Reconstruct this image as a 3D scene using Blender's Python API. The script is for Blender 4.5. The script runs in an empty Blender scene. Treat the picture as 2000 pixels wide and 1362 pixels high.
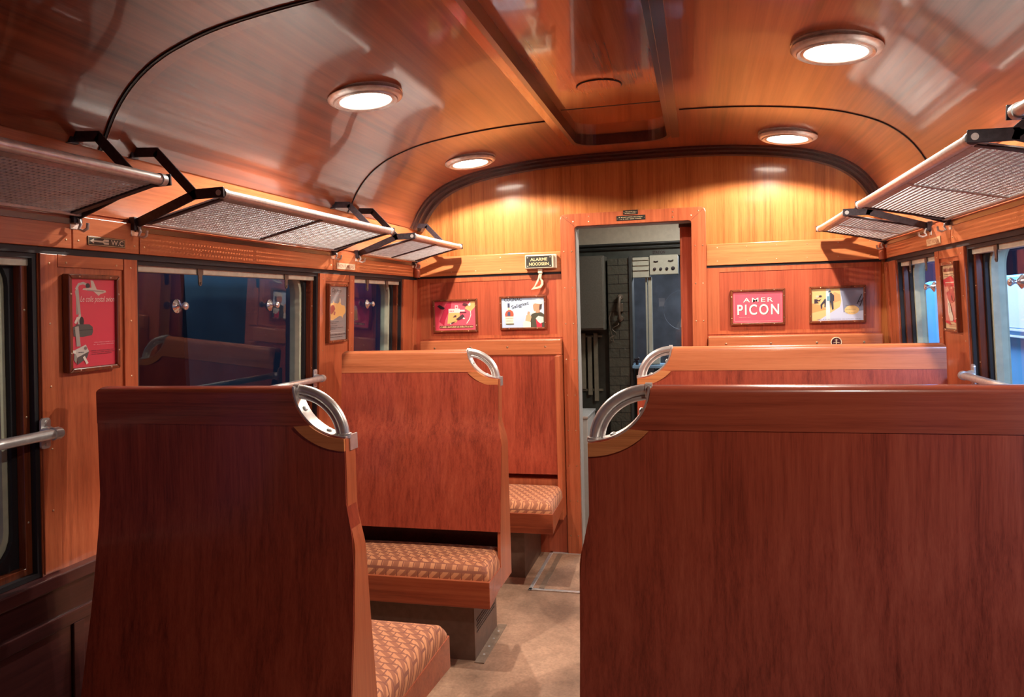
import bpy, bmesh, math, random
from mathutils import Vector, Matrix
random.seed(7)
PI = math.pi
scene = bpy.context.scene
COL = scene.collection

# ------------------------------------------------------------------ camera
YAW, PITCH, ROLL, FPX = 0.2463, -0.0571, -0.0287, 1459.87
cam_data = bpy.data.cameras.new('camera'); cam = bpy.data.objects.new('camera', cam_data); COL.objects.link(cam)
cy, sy = math.cos(YAW), math.sin(YAW)
fwd = Vector((-sy*math.cos(PITCH), cy*math.cos(PITCH), math.sin(PITCH)))
r0 = Vector((cy, sy, 0)); u0 = r0.cross(fwd)
rt_ = r0*math.cos(ROLL) + u0*math.sin(ROLL); up_ = u0*math.cos(ROLL) - r0*math.sin(ROLL)
cam.matrix_world = Matrix(((rt_.x, up_.x, -fwd.x, .3831), (rt_.y, up_.y, -fwd.y, 0), (rt_.z, up_.z, -fwd.z, 1.5731), (0, 0, 0, 1)))
cam_data.sensor_width = 36; cam_data.lens = FPX*36/2000; cam_data.clip_start = .02; cam_data.clip_end = 60
scene.camera = cam

# ------------------------------------------------------------------ light and exposure
scene.view_settings.view_transform = 'Standard'; scene.view_settings.look = 'None'
scene.view_settings.exposure = 0.45; scene.view_settings.gamma = 1; scene.view_settings.use_curve_mapping = False
scene.render.film_transparent = False
world = bpy.data.worlds.new('world'); scene.world = world; world.use_nodes = True
world.node_tree.nodes['Background'].inputs[0].default_value = (.17, .13, .34, 1)
world.node_tree.nodes['Background'].inputs[1].default_value = .45
LAMP_E = 11.0          # radiance of the lit ceiling lenses
LAMP_W = 60.0          # bulb behind each lens
LAMP_COL = (1.0, .88, .74)

def area(name, loc, target, size, power, color, size_y=None):
    d = bpy.data.lights.new(name, 'AREA'); d.energy = power; d.color = color; d.size = size
    if size_y: d.shape = 'RECTANGLE'; d.size_y = size_y
    o = bpy.data.objects.new(name, d); COL.objects.link(o); o.location = loc
    o.rotation_euler = (Vector(target)-Vector(loc)).to_track_quat('-Z', 'Y').to_euler()
    return o
# spotlights of the hall outside the coach
area('hall_spot_white', (1.95, 5.2, 3.6), (2.4, 5.2, 1.3), .5, 230, (.80, .88, 1.0))
area('hall_spot_blue', (1.9, 7.4, 3.4), (2.4, 7.0, 1.0), .6, 520, (.34, .60, 1.0))
area('hall_spot_coach', (2.1, 1.3, 2.2), (1.48, 3.4, 1.4), .3, 34, (.42, .62, 1.0))
area('hall_spot_left', (-2.1, 4.6, 3.4), (-3.4, 4.4, 1.2), .8, 13, (.40, .62, .85))
area('hall_spot_pink', (-2.2, 7.2, 3.2), (-3.3, 7.0, 1.5), .5, 8, (.85, .45, .85))

# ------------------------------------------------------------------ materials
MATS = {}
def new_mat(name):
    m = bpy.data.materials.new(name); m.use_nodes = True; MATS[name] = m
    nt = m.node_tree; b = nt.nodes['Principled BSDF']
    return m, nt, b
def wood(name, dark, mid, light, axis='Z', rough=.32, coat=.35, scale=1.0, coat_rough=.12, blotch=.35, bump=.03, pore=.30):
    m, nt, b = new_mat(name); N, L = nt.nodes, nt.links
    tc = N.new('ShaderNodeTexCoord'); oi = N.new('ShaderNodeObjectInfo')
    add = N.new('ShaderNodeVectorMath'); add.operation = 'ADD'
    mul = N.new('ShaderNodeMath'); mul.operation = 'MULTIPLY'; mul.inputs[1].default_value = 17.3
    L.new(oi.outputs['Random'], mul.inputs[0]); L.new(tc.outputs['Object'], add.inputs[0]); L.new(mul.outputs[0], add.inputs[1])
    def noise(lo, hi, detail, dist):
        mp = N.new('ShaderNodeMapping'); s = [hi*scale]*3; s['XYZ'.index(axis)] = lo*scale
        mp.inputs['Scale'].default_value = s; L.new(add.outputs[0], mp.inputs[0])
        n = N.new('ShaderNodeTexNoise'); n.inputs['Scale'].default_value = 1; n.inputs['Detail'].default_value = detail
        n.inputs['Roughness'].default_value = .65; n.inputs['Distortion'].default_value = dist
        L.new(mp.outputs[0], n.inputs['Vector']); return n
    g = noise(1.2, 75, 6, .2); g2 = noise(.55, 9, 4, .6); pores = noise(14, 420, 2, 0)
    def m2(op, a, bb):
        n = N.new('ShaderNodeMath'); n.operation = op
        for i, v in enumerate((a, bb)):
            if hasattr(v, 'node'): L.new(v, n.inputs[i])
            else: n.inputs[i].default_value = v
        return n.outputs[0]
    f = m2('ADD', m2('MULTIPLY', g.outputs[0], .5), m2('MULTIPLY', g2.outputs[0], .5))
    f = m2('ADD', m2('MULTIPLY', m2('SUBTRACT', f, .5), 1.0+blotch), .5)
    f = m2('ADD', f, m2('MULTIPLY', m2('SUBTRACT', pores.outputs[0], .5), pore))
    cr = N.new('ShaderNodeValToRGB'); e = cr.color_ramp.elements
    e[0].position = .28; e[0].color = (*dark, 1); e[1].position = .74; e[1].color = (*light, 1)
    k = e.new(.5); k.color = (*mid, 1)
    L.new(f, cr.inputs[0]); L.new(cr.outputs[0], b.inputs['Base Color'])
    b.inputs['Roughness'].default_value = rough; b.inputs['Coat Weight'].default_value = coat
    b.inputs['Coat Roughness'].default_value = coat_rough
    bp = N.new('ShaderNodeBump'); bp.inputs['Strength'].default_value = bump; bp.inputs['Distance'].default_value = .01
    L.new(f, bp.inputs['Height']); L.new(bp.outputs[0], b.inputs['Normal'])
    return m
def plain(name, col, rough=.5, metal=0, coat=0, noise=.0, nscale=30, emit=None, spec=None, bump=0):
    m, nt, b = new_mat(name); N, L = nt.nodes, nt.links
    b.inputs['Base Color'].default_value = (*col, 1); b.inputs['Roughness'].default_value = rough
    b.inputs['Metallic'].default_value = metal; b.inputs['Coat Weight'].default_value = coat
    if spec is not None: b.inputs['Specular IOR Level'].default_value = spec
    tc = N.new('ShaderNodeTexCoord'); n = N.new('ShaderNodeTexNoise'); n.inputs['Scale'].default_value = nscale
    n.inputs['Detail'].default_value = 5; L.new(tc.outputs['Object'], n.inputs['Vector'])
    if noise:
        cr = N.new('ShaderNodeValToRGB'); e = cr.color_ramp.elements
        e[0].position = .3; e[1].position = .7
        e[0].color = (*[c*(1-noise) for c in col], 1); e[1].color = (*[min(1, c*(1+noise)) for c in col], 1)
        L.new(n.outputs[0], cr.inputs[0]); L.new(cr.outputs[0], b.inputs['Base Color'])
    if bump:
        bp = N.new('ShaderNodeBump'); bp.inputs['Strength'].default_value = bump; bp.inputs['Distance'].default_value = .01
        L.new(n.outputs[0], bp.inputs['Height']); L.new(bp.outputs[0], b.inputs['Normal'])
    if emit:
        b.inputs['Emission Color'].default_value = (*col, 1); b.inputs['Emission Strength'].default_value = emit
    return m
O_D, O_M, O_L = (.32, .078, .028), (.52, .140, .052), (.64, .205, .080)
w_belt_y = wood('wood_belt_side', O_D, O_M, O_L, 'Y')
w_belt_x = wood('wood_belt_end', (.42, .13, .042), (.64, .22, .078), (.76, .31, .12), 'X')
w_pil = wood('wood_pilaster', (.28, .064, .026), (.47, .116, .046), (.58, .168, .07), 'Z')
w_end_up = wood('wood_end_upper', (.27, .080, .022), (.49, .165, .048), (.62, .24, .075), 'Z', rough=.22, coat=.7, coat_rough=.08)
w_end_mid = wood('wood_end_middle', (.24, .042, .019), (.42, .082, .036), (.52, .115, .052), 'Z')
w_bench = wood('wood_bench_veneer', (.17, .026, .014), (.36, .060, .030), (.48, .098, .048), 'Z', rough=.3, coat=.5, blotch=.25, scale=1.25)
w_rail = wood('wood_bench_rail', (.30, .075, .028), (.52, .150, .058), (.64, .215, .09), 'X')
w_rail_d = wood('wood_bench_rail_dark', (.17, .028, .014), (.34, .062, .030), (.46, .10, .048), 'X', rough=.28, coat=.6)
w_plank = wood('wood_bench_plank', (.31, .070, .027), (.50, .124, .050), (.61, .175, .072), 'Z')
w_seat = wood('wood_seat_box', (.22, .045, .018), (.38, .085, .034), (.48, .13, .052), 'X')
w_ceil = wood('wood_ceiling', (.11, .024, .011), (.23, .054, .022), (.34, .095, .038), 'Y', rough=.30, coat=.45, coat_rough=.06, blotch=.45, scale=.5, bump=.0, pore=.08)
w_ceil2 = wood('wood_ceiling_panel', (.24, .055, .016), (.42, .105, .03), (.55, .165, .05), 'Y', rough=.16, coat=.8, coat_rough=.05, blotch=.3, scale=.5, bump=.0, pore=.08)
MATS['wood_ceiling'].node_tree.nodes['Principled BSDF'].inputs['Specular IOR Level'].default_value = .22
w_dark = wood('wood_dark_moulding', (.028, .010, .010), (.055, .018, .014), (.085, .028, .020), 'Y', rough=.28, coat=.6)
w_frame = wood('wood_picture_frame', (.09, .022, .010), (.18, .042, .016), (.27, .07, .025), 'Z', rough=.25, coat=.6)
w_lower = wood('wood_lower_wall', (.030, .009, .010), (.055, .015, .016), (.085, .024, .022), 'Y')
m_black = plain('black_gasket', (.012, .010, .014), .6)
m_alu = plain('aluminium', (.77, .78, .78), .30, .6, noise=.12, nscale=60)
m_alu_d = plain('dull_aluminium', (.58, .59, .59), .38, .6, noise=.15, nscale=60)
m_handle = plain('handle_metal', (.74, .72, .70), .33, .75, noise=.1, nscale=50)
m_chrome = plain('chrome', (.85, .85, .87), .14, .85)
m_iron = plain('dark_iron', (.045, .035, .045), .42, .3, noise=.3, nscale=80)
m_mesh = plain('rack_mesh', (.72, .77, .80), .42, .2, noise=.15, nscale=40)
m_screw = plain('brass_screw', (.72, .55, .36), .3, 1)
m_sage = plain('sage_window_frame', (.52, .55, .42), .45, noise=.1)
m_taupe = plain('taupe_blind_rail', (.62, .57, .46), .5, noise=.12)
m_cream = plain('cream_paint', (.62, .57, .46), .45, noise=.07)
m_grey = plain('grey_green_paint', (.075, .085, .075), .4, noise=.2, nscale=14)
m_greyd = plain('dark_grey_paint', (.045, .050, .050), .4, noise=.25, nscale=14)
m_ltgrey = plain('light_grey_paint', (.42, .43, .42), .4, noise=.06)
m_cabinet = plain('cupboard_paint', (.13, .125, .105), .5, noise=.12, nscale=120)
m_plate = plain('black_plate', (.018, .018, .016), .35)
m_brass = plain('brass_letter', (.70, .52, .26), .35, .6)
m_creamplate = plain('cream_plate', (.80, .66, .46), .4)
m_floor, nt, b = new_mat('linoleum_floor')
N, L = nt.nodes, nt.links
tc = N.new('ShaderNodeTexCoord'); n1 = N.new('ShaderNodeTexNoise'); n1.inputs['Scale'].default_value = 3.2; n1.inputs['Detail'].default_value = 8; n1.inputs['Roughness'].default_value = .6
n2 = N.new('ShaderNodeTexNoise'); n2.inputs['Scale'].default_value = 90; cr = N.new('ShaderNodeValToRGB'); e = cr.color_ramp.elements
e[0].position = .35; e[0].color = (.24, .145, .095, 1); e[1].position = .68; e[1].color = (.56, .345, .23, 1)
mx = N.new('ShaderNodeMixRGB'); mx.blend_type = 'OVERLAY'; mx.inputs[0].default_value = .35
L.new(tc.outputs['Object'], n1.inputs['Vector']); L.new(tc.outputs['Object'], n2.inputs['Vector']); L.new(n1.outputs[0], cr.inputs[0])
L.new(cr.outputs[0], mx.inputs[1]); L.new(n2.outputs[0], mx.inputs[2]); L.new(mx.outputs[0], b.inputs['Base Color']); b.inputs['Roughness'].default_value = .45
# patterned moquette: rows of interlocking slanted blocks
def moquette():
    m, nt, b = new_mat('patterned_moquette'); N, L = nt.nodes, nt.links
    tc = N.new('ShaderNodeTexCoord'); mp = N.new('ShaderNodeMapping'); L.new(tc.outputs['Object'], mp.inputs[0])
    sep = N.new('ShaderNodeSeparateXYZ'); L.new(mp.outputs[0], sep.inputs[0])
    def M(op, a, c, d=None):
        n = N.new('ShaderNodeMath'); n.operation = op
        for i, v in enumerate((a, c) if d is None else (a, c, d)):
            if hasattr(v, 'node'): L.new(v, n.inputs[i])
            else: n.inputs[i].default_value = v
        return n.outputs[0]
    yy = M('MULTIPLY', M('SUBTRACT', sep.outputs[1], sep.outputs[2]), 1/.036)       # runs over the front edge too
    row = M('FLOOR', yy, 0); fy = M('SUBTRACT', yy, row)
    xx = M('ADD', M('MULTIPLY', sep.outputs[0], 1/.050), M('MULTIPLY', row, .5))
    xs = M('ADD', xx, M('MULTIPLY', fy, .9))
    fx = M('FRACT', xs, 0)
    par = M('LESS_THAN', fx, .5)
    ex = M('LESS_THAN', M('FRACT', M('MULTIPLY', xx, 1), 0), .10)
    line = M('LESS_THAN', fy, .16)
    dk = M('MAXIMUM', line, ex)
    ns = N.new('ShaderNodeTexNoise'); ns.inputs['Scale'].default_value = 7; L.new(tc.outputs['Object'], ns.inputs['Vector'])
    m1 = N.new('ShaderNodeMixRGB'); m1.inputs[1].default_value = (.62, .26, .11, 1); m1.inputs[2].default_value = (.30, .095, .040, 1); L.new(par, m1.inputs[0])
    m2_ = N.new('ShaderNodeMixRGB'); m2_.inputs[2].default_value = (.20, .055, .030, 1); L.new(dk, m2_.inputs[0]); L.new(m1.outputs[0], m2_.inputs[1])
    m3 = N.new('ShaderNodeMixRGB'); m3.inputs[2].default_value = (.55, .20, .10, 1); L.new(m2_.outputs[0], m3.inputs[1])
    L.new(M('MULTIPLY', ns.outputs[0], .35), m3.inputs[0]); L.new(m3.outputs[0], b.inputs['Base Color'])
    b.inputs['Roughness'].default_value = .75; b.inputs['Sheen Weight'].default_value = .1
    return m
m_moq = moquette()
def glass():
    m = bpy.data.materials.new('window_glass'); m.use_nodes = True; nt = m.node_tree; N, L = nt.nodes, nt.links
    N.remove(N['Principled BSDF']); out = N['Material Output']
    t = N.new('ShaderNodeBsdfTransparent'); t.inputs[0].default_value = (.86, .91, .93, 1)
    g = N.new('ShaderNodeBsdfGlossy'); g.inputs['Roughness'].default_value = .015
    fr = N.new('ShaderNodeFresnel'); fr.inputs[0].default_value = 1.6
    ge = N.new('ShaderNodeNewGeometry'); iv = N.new('ShaderNodeMath'); iv.operation = 'SUBTRACT'; iv.inputs[0].default_value = 1; L.new(ge.outputs['Backfacing'], iv.inputs[1])
    mu = N.new('ShaderNodeMath'); mu.operation = 'MULTIPLY'; L.new(fr.outputs[0], mu.inputs[0]); L.new(iv.outputs[0], mu.inputs[1])
    mx = N.new('ShaderNodeMixShader'); L.new(mu.outputs[0], mx.inputs[0]); L.new(t.outputs[0], mx.inputs[1]); L.new(g.outputs[0], mx.inputs[2])
    L.new(mx.outputs[0], out.inputs[0]); return m
m_glass = glass()
m_lens = bpy.data.materials.new('lit_lens'); m_lens.use_nodes = True
_b = m_lens.node_tree.nodes['Principled BSDF']; _b.inputs['Base Color'].default_value = (.9, .9, .88, 1)
_b.inputs['Emission Color'].default_value = (*LAMP_COL, 1); _b.inputs['Emission Strength'].default_value = LAMP_E
_pc = {}
def paint(col, rough=.45):
    k = tuple(round(c, 3) for c in col)+(rough,)
    if k not in _pc:
        _pc[k] = plain('print_%d' % len(_pc), col, rough, coat=.25)
    return _pc[k]

# ------------------------------------------------------------------ mesh helpers
def box(bm, x0, x1, y0, y1, z0, z1):
    v = [bm.verts.new(p) for p in ((x0,y0,z0),(x1,y0,z0),(x1,y1,z0),(x0,y1,z0),(x0,y0,z1),(x1,y0,z1),(x1,y1,z1),(x0,y1,z1))]
    for f in ((0,3,2,1),(4,5,6,7),(0,1,5,4),(1,2,6,5),(2,3,7,6),(3,0,4,7)): bm.faces.new([v[i] for i in f])
def hexa(bm, p):
    v = [bm.verts.new(q) for q in p]
    for f in ((0,3,2,1),(4,5,6,7),(0,1,5,4),(1,2,6,5),(2,3,7,6),(3,0,4,7)): bm.faces.new([v[i] for i in f])
def wx(side, z, off=0): return side*(1.4+.0565*(1.768-z)-off)      # the side walls lean in towards the top
def wbox(bm, side, y0, y1, z0, z1, o0, o1):
    a = [(wx(side,z0,o0),y0,z0),(wx(side,z0,o1),y0,z0),(wx(side,z0,o1),y1,z0),(wx(side,z0,o0),y1,z0),
         (wx(side,z1,o0),y0,z1),(wx(side,z1,o1),y0,z1),(wx(side,z1,o1),y1,z1),(wx(side,z1,o0),y1,z1)]
    hexa(bm, a)
def tube(bm, pts, r, n=12, cap=True):
    pts = [Vector(p) for p in pts]; rings = []
    t0 = (pts[1]-pts[0]).normalized(); a = t0.orthogonal().normalized()
    for i, p in enumerate(pts):
        t = (pts[min(i+1, len(pts)-1)]-pts[max(i-1, 0)]).normalized()
        a = (a-t*a.dot(t)).normalized(); b2 = t.cross(a)
        rr = r[i] if isinstance(r, (list, tuple)) else r
        rings.append([bm.verts.new(p+a*rr*math.cos(2*PI*k/n)+b2*rr*math.sin(2*PI*k/n)) for k in range(n)])
    for i in range(len(rings)-1):
        for k in range(n): bm.faces.new((rings[i][k], rings[i][(k+1)%n], rings[i+1][(k+1)%n], rings[i+1][k]))
    if cap: bm.faces.new(rings[0][::-1]); bm.faces.new(rings[-1])
def prism(bm, poly, fn, t0, t1):
    """poly: 2D points; fn(u, v, t) -> 3D."""
    a = [bm.verts.new(fn(u, v, t0)) for u, v in poly]; c = [bm.verts.new(fn(u, v, t1)) for u, v in poly]
    bm.faces.new(a[::-1]); bm.faces.new(c); n = len(poly)
    for i in range(n): bm.faces.new((a[i], a[(i+1)%n], c[(i+1)%n], c[i]))
def ring(bm, outer, inner, fn, t0, t1):
    n = len(outer)
    vs = [[bm.verts.new(fn(u, v, t)) for u, v in pl] for pl in (outer, inner) for t in (t0, t1)]
    o0, o1, i0, i1 = vs
    for i in range(n):
        j = (i+1) % n
        bm.faces.new((o0[i], o0[j], o1[j], o1[i])); bm.faces.new((i0[j], i0[i], i1[i], i1[j]))
        bm.faces.new((o0[j], o0[i], i0[i], i0[j])); bm.faces.new((o1[i], o1[j], i1[j], i1[i]))
def rrect(x0, x1, y0, y1, r, n=6):
    out = []
    rs = r if isinstance(r, (list, tuple)) else [r]*4
    for (cx, cy_, a0, q) in ((x1, y1, 0, 0), (x0, y1, 90, 1), (x0, y0, 180, 2), (x1, y0, 270, 3)):
        rr = rs[q]; ccx = cx-rr if cx == x1 else cx+rr; ccy = cy_-rr if cy_ == y1 else cy_+rr
        for k in range(n+1):
            a = math.radians(a0+90*k/n); out.append((ccx+rr*math.cos(a), ccy+rr*math.sin(a)))
    return out
def lathe(bm, prof, origin, axis, n=24):
    """prof: (radius, height) along axis."""
    o = Vector(origin); ax = Vector(axis).normalized(); a = ax.orthogonal().normalized(); b2 = ax.cross(a); rings = []
    for r, h in prof:
        rings.append([bm.verts.new(o+ax*h+a*max(r, 1e-5)*math.cos(2*PI*k/n)+b2*max(r, 1e-5)*math.sin(2*PI*k/n)) for k in range(n)])
    for i in range(len(rings)-1):
        for k in range(n): bm.faces.new((rings[i][k], rings[i][(k+1)%n], rings[i+1][(k+1)%n], rings[i+1][k]))
    bm.faces.new(rings[0][::-1]); bm.faces.new(rings[-1])
def bar(bm, p, q, w, t, nrm=(0, 1, 0)):
    p, q = Vector(p), Vector(q); n = Vector(nrm); d = (q-p).normalized(); s = d.cross(n).normalized()*w/2; n = n.normalized()*t/2
    hexa(bm, [p-s-n, p+s-n, p+s+n, p-s+n, q-s-n, q+s-n, q+s+n, q-s+n])
def world_loc(o):
    v = Vector((0, 0, 0))
    while o: v += o.location; o = o.parent
    return v
def obj(name, bm, mat, parent=None, bevel=0, smooth=None, base=None, seg=2):
    bmesh.ops.recalc_face_normals(bm, faces=bm.faces[:])
    me = bpy.data.meshes.new(name); o = bpy.data.objects.new(name, me); COL.objects.link(o)
    if parent is None:
        if base is None:
            cs = [v.co for v in bm.verts]; lo = [min(c[i] for c in cs) for i in range(3)]; hi = [max(c[i] for c in cs) for i in range(3)]
            base = ((lo[0]+hi[0])/2, (lo[1]+hi[1])/2, lo[2])
        o.location = base; off = Vector(base)
    else:
        o.parent = parent; off = world_loc(parent)
    bmesh.ops.translate(bm, verts=bm.verts[:], vec=-off); bm.to_mesh(me); bm.free()
    for m in (mat if isinstance(mat, list) else [mat]): me.materials.append(m)
    if bevel:
        md = o.modifiers.new('bevel', 'BEVEL'); md.width = bevel; md.segments = seg; md.limit_method = 'ANGLE'; md.angle_limit = math.radians(40)
    if smooth or (smooth is None and bevel == 0 and False):
        for p in me.polygons: p.use_smooth = True
    return o
def smooth_tubes(o, ang=40):
    for p in o.data.polygons: p.use_smooth = True
    o.data.set_sharp_from_angle(angle=math.radians(ang)) if hasattr(o.data, 'set_sharp_from_angle') else None
    return o
def B(*boxes):
    bm = bmesh.new()
    for b_ in boxes: box(bm, *b_)
    return bm
def thing(name, label, cat, loc, group=None):
    o = bpy.data.objects.new(name, None); COL.objects.link(o); o.empty_display_size = .05; o.location = loc
    return tag(o, label, cat, group)
def tag(o, label, cat, group=None):
    o['label'] = label; o['category'] = cat
    if group: o['group'] = group
    return o
def struct(o): o['kind'] = 'structure'; return o
def sempty(name, loc=(0, 0, 0)):
    o = bpy.data.objects.new(name, None); COL.objects.link(o); o.location = loc; o['kind'] = 'structure'; o.empty_display_size = .05; return o
def screws(bm, pts, nrm, r=.0035):
    for p in pts: lathe(bm, [(r, 0), (r*.9, .0010), (r*.4, .0017)], p, nrm, 8)

def each_screw(parent, pts, nrm, r=.0035, mat=None):
    for p in pts:
        bm = bmesh.new(); screws(bm, [p], nrm, r); obj('screw', bm, mat or m_screw, parent)
# ------------------------------------------------------------------ the shell
Y0, YE = -1.7, 4.585
PROF = [(0, 2.455), (.25, 2.454), (.40, 2.451), (.55, 2.444), (.70, 2.431), (.85, 2.412), (.97, 2.390), (1.06, 2.364), (1.14, 2.333), (1.21, 2.292), (1.27, 2.240),
        (1.32, 2.175), (1.352, 2.115), (1.372, 2.08)]
def prof_z(x):
    x = abs(x)
    for (a, za), (c, zc) in zip(PROF, PROF[1:]):
        if x <= c: return za+(zc-za)*(x-a)/(c-a)
    return PROF[-1][1]
HX0, HX1, HY = -.262, .242, 4.165          # the recess along the middle of the ceiling

struct(obj('floor', B((-1.5, 1.5, Y0, 6.3, -.05, 0)), m_floor))
for s, nm in ((-1, 'left'), (1, 'right')):
    bm = bmesh.new()
    T = -.10
    wins = [(-1.15, .10), (.45, 1.71), (2.087, 3.30), (3.678, 4.357)]
    wbox(bm, s, Y0, YE+.1, 0, .80, T, 0); wbox(bm, s, Y0, YE+.1, 1.80, 2.16, T, 0)
    ys = [Y0]+[q for w in wins for q in w]+[YE+.1]
    for i in range(0, len(ys), 2): wbox(bm, s, ys[i], ys[i+1], .80, 1.80, T, 0)
    struct(obj('wall_'+nm, bm, w_pil))
bm = bmesh.new()
full = [(-x, z) for x, z in PROF[::-1]]+PROF[1:]
fn_end = lambda u, v, t: (u, t, v)
for sgn in (-1, 1):
    xi = -.349 if sgn < 0 else .345
    side = [(sgn*x, z) for x, z in PROF if x > abs(xi)]
    poly = [(xi, 0), (xi, prof_z(xi))]+side+[(sgn*1.385, 2.02), (sgn*1.498, 0)]
    prism(bm, poly, fn_end, YE, YE+.09)
top = [(-.349, 2.047), (-.349, prof_z(.349)), (-.25, 2.454), (0, 2.455), (.25, 2.454), (.345, prof_z(.345)), (.345, 2.047)]
prism(bm, top, fn_end, YE, YE+.09)
wall_end = struct(obj('wall_end', bm, w_end_up))
struct(obj('wall_back', B((-1.5, 1.5, Y0-.06, Y0, 0, 2.46)), w_pil))
# ceiling shell with the long recess
bm = bmesh.new()
def shell(pts, y0, y1):
    th = .03
    rows = []
    for x, z in pts:
        rows.append([bm.verts.new(c) for c in ((x, y0, z), (x, y1, z), (x*(1+.02), y1, z+th), (x*(1+.02), y0, z+th))])
    for a, c in zip(rows, rows[1:]):
        for i in range(4):
            j = (i+1) % 4; bm.faces.new((a[i], a[j], c[j], c[i]))
    bm.faces.new(rows[0]); bm.faces.new(rows[-1][::-1])
def fine(pts, k=3):
    out = []
    P = [Vector((*p, 0)) for p in pts]
    for i in range(len(P)-1):
        p0, p1, p2, p3 = P[max(i-1, 0)], P[i], P[i+1], P[min(i+2, len(P)-1)]
        for q in range(k):
            t = q/k
            v = .5*((2*p1)+(-p0+p2)*t+(2*p0-5*p1+4*p2-p3)*t*t+(-p0+3*p1-3*p2+p3)*t**3); out.append((v.x, v.y))
    out.append(pts[-1]); return out
lp = [(-x, z) for x, z in PROF[::-1] if x > .27]+[(HX0, 2.454)]
rp = [(HX1, 2.454)]+[(x, z) for x, z in PROF if x > .27]
shell(fine(lp), Y0, HY); shell(fine(rp), Y0, HY); shell(fine(full), HY, YE+.02)
ceil = obj('ceiling', bm, w_ceil); struct(ceil); smooth_tubes(ceil, 30)
o = obj('trim_1', B((HX0-.01, HX1+.01, Y0, HY+.03, 2.497, 2.515)), w_ceil2); struct(o)
obj('joint', B((HX0+.02, HX1-.02, 3.575, 3.582, 2.4955, 2.4985)), m_black, o)
bm = bmesh.new(); lathe(bm, [(.093, 0), (.093, .006)], (-.016, 3.235, 2.4915), (0, 0, 1), 40)
lid = obj('vent_lid', bm, w_ceil2, o); bm = bmesh.new()
tube(bm, [(-.016+.094*math.cos(a*PI/24), 3.235+.094*math.sin(a*PI/24), 2.495) for a in range(49)], .0025, 6, False); obj('groove', bm, m_black, lid)
bm = bmesh.new()
inner = rrect(HX0+.010, HX1-.010, Y0, HY-.012, [.12, .12, .001, .001], 10)
outer = rrect(HX0-.012, HX1+.012, Y0-.001, HY+.012, [.13, .13, .001, .001], 10)
ring(bm, outer, inner, lambda u, v, t: (u, v, t), 2.440, 2.51)
struct(obj('trim_2', bm, w_dark, bevel=.003))
# corner fillets closing the square ceiling opening behind the rounded lip
bm = bmesh.new()
for sx, cx_ in ((1, HX1), (-1, HX0)):
    pts = [(cx_+sx*.002, HY+.002), (cx_+sx*.002, HY-.13)]+[(cx_-sx*.128+sx*.126*math.cos(math.radians(a)), HY-.128+.126*math.sin(math.radians(a))) for a in range(0, 91, 15)]+[(cx_-sx*.13, HY+.002)]
    prism(bm, pts, lambda u, v, t: (u, v, t), 2.4535, 2.475)
struct(obj('trim_74', bm, w_ceil))
struct(obj('trim_3', B((HX0-.052, HX0-.012, Y0, HY-.03, 2.443, 2.454)), w_ceil2)); struct(obj('trim_73', B((HX1+.012, HX1+.052, Y0, HY-.03, 2.443, 2.454)), w_dark))  # flange reflections put into the wood colours: lighter left, dark right
# hoops across the ceiling
def hoop(name, y0, y1, drop, mat, skip=True, pts=None, xmax=9, xmin=-9):
    bm = bmesh.new(); P = fine(full) if pts is None else pts
    P = [p for p in P if xmin <= p[0] <= xmax]
    runs = [[p for p in P if p[0] < HX0-.03], [p for p in P if p[0] > HX1+.03]] if skip else [P]
    for R_ in [r_ for r_ in runs if len(r_) > 1]:
        rows = []
        for i, (x, z) in enumerate(R_):
            a, c = R_[max(i-1, 0)], R_[min(i+1, len(R_)-1)]; n = Vector((-(c[1]-a[1]), 0, c[0]-a[0])).normalized()
            if n.z < 0: n = -n
            p = Vector((x, 0, z)); q = p-n*drop; p = p+n*.002
            rows.append([bm.verts.new((v.x, yy, v.z)) for v, yy in ((p, y0), (p, y1), (q, y1), (q, y0))])
        for a, c in zip(rows, rows[1:]):
            for i in range(4): j = (i+1) % 4; bm.faces.new((a[i], a[j], c[j], c[i]))
        bm.faces.new(rows[0]); bm.faces.new(rows[-1][::-1])
    o = obj(name, bm, mat); struct(o); smooth_tubes(o, 30); return o
hoop('trim_4', 1.922, 1.932, .005, m_black)
hoop('trim_5', 1.932, 1.975, .007, w_ceil, xmax=-.5)
hoop('trim_6', 3.578, 3.585, .004, m_black)
hoop('trim_7', 3.585, 3.605, .004, w_ceil, xmax=-.9)
hoop('trim_8', 4.480, 4.583, .022, w_dark, skip=False)
hoop('trim_9', 4.440, 4.480, .010, w_dark, skip=False)
hoop('trim_10', 4.535, 4.584, .036, w_dark, skip=False)
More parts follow.
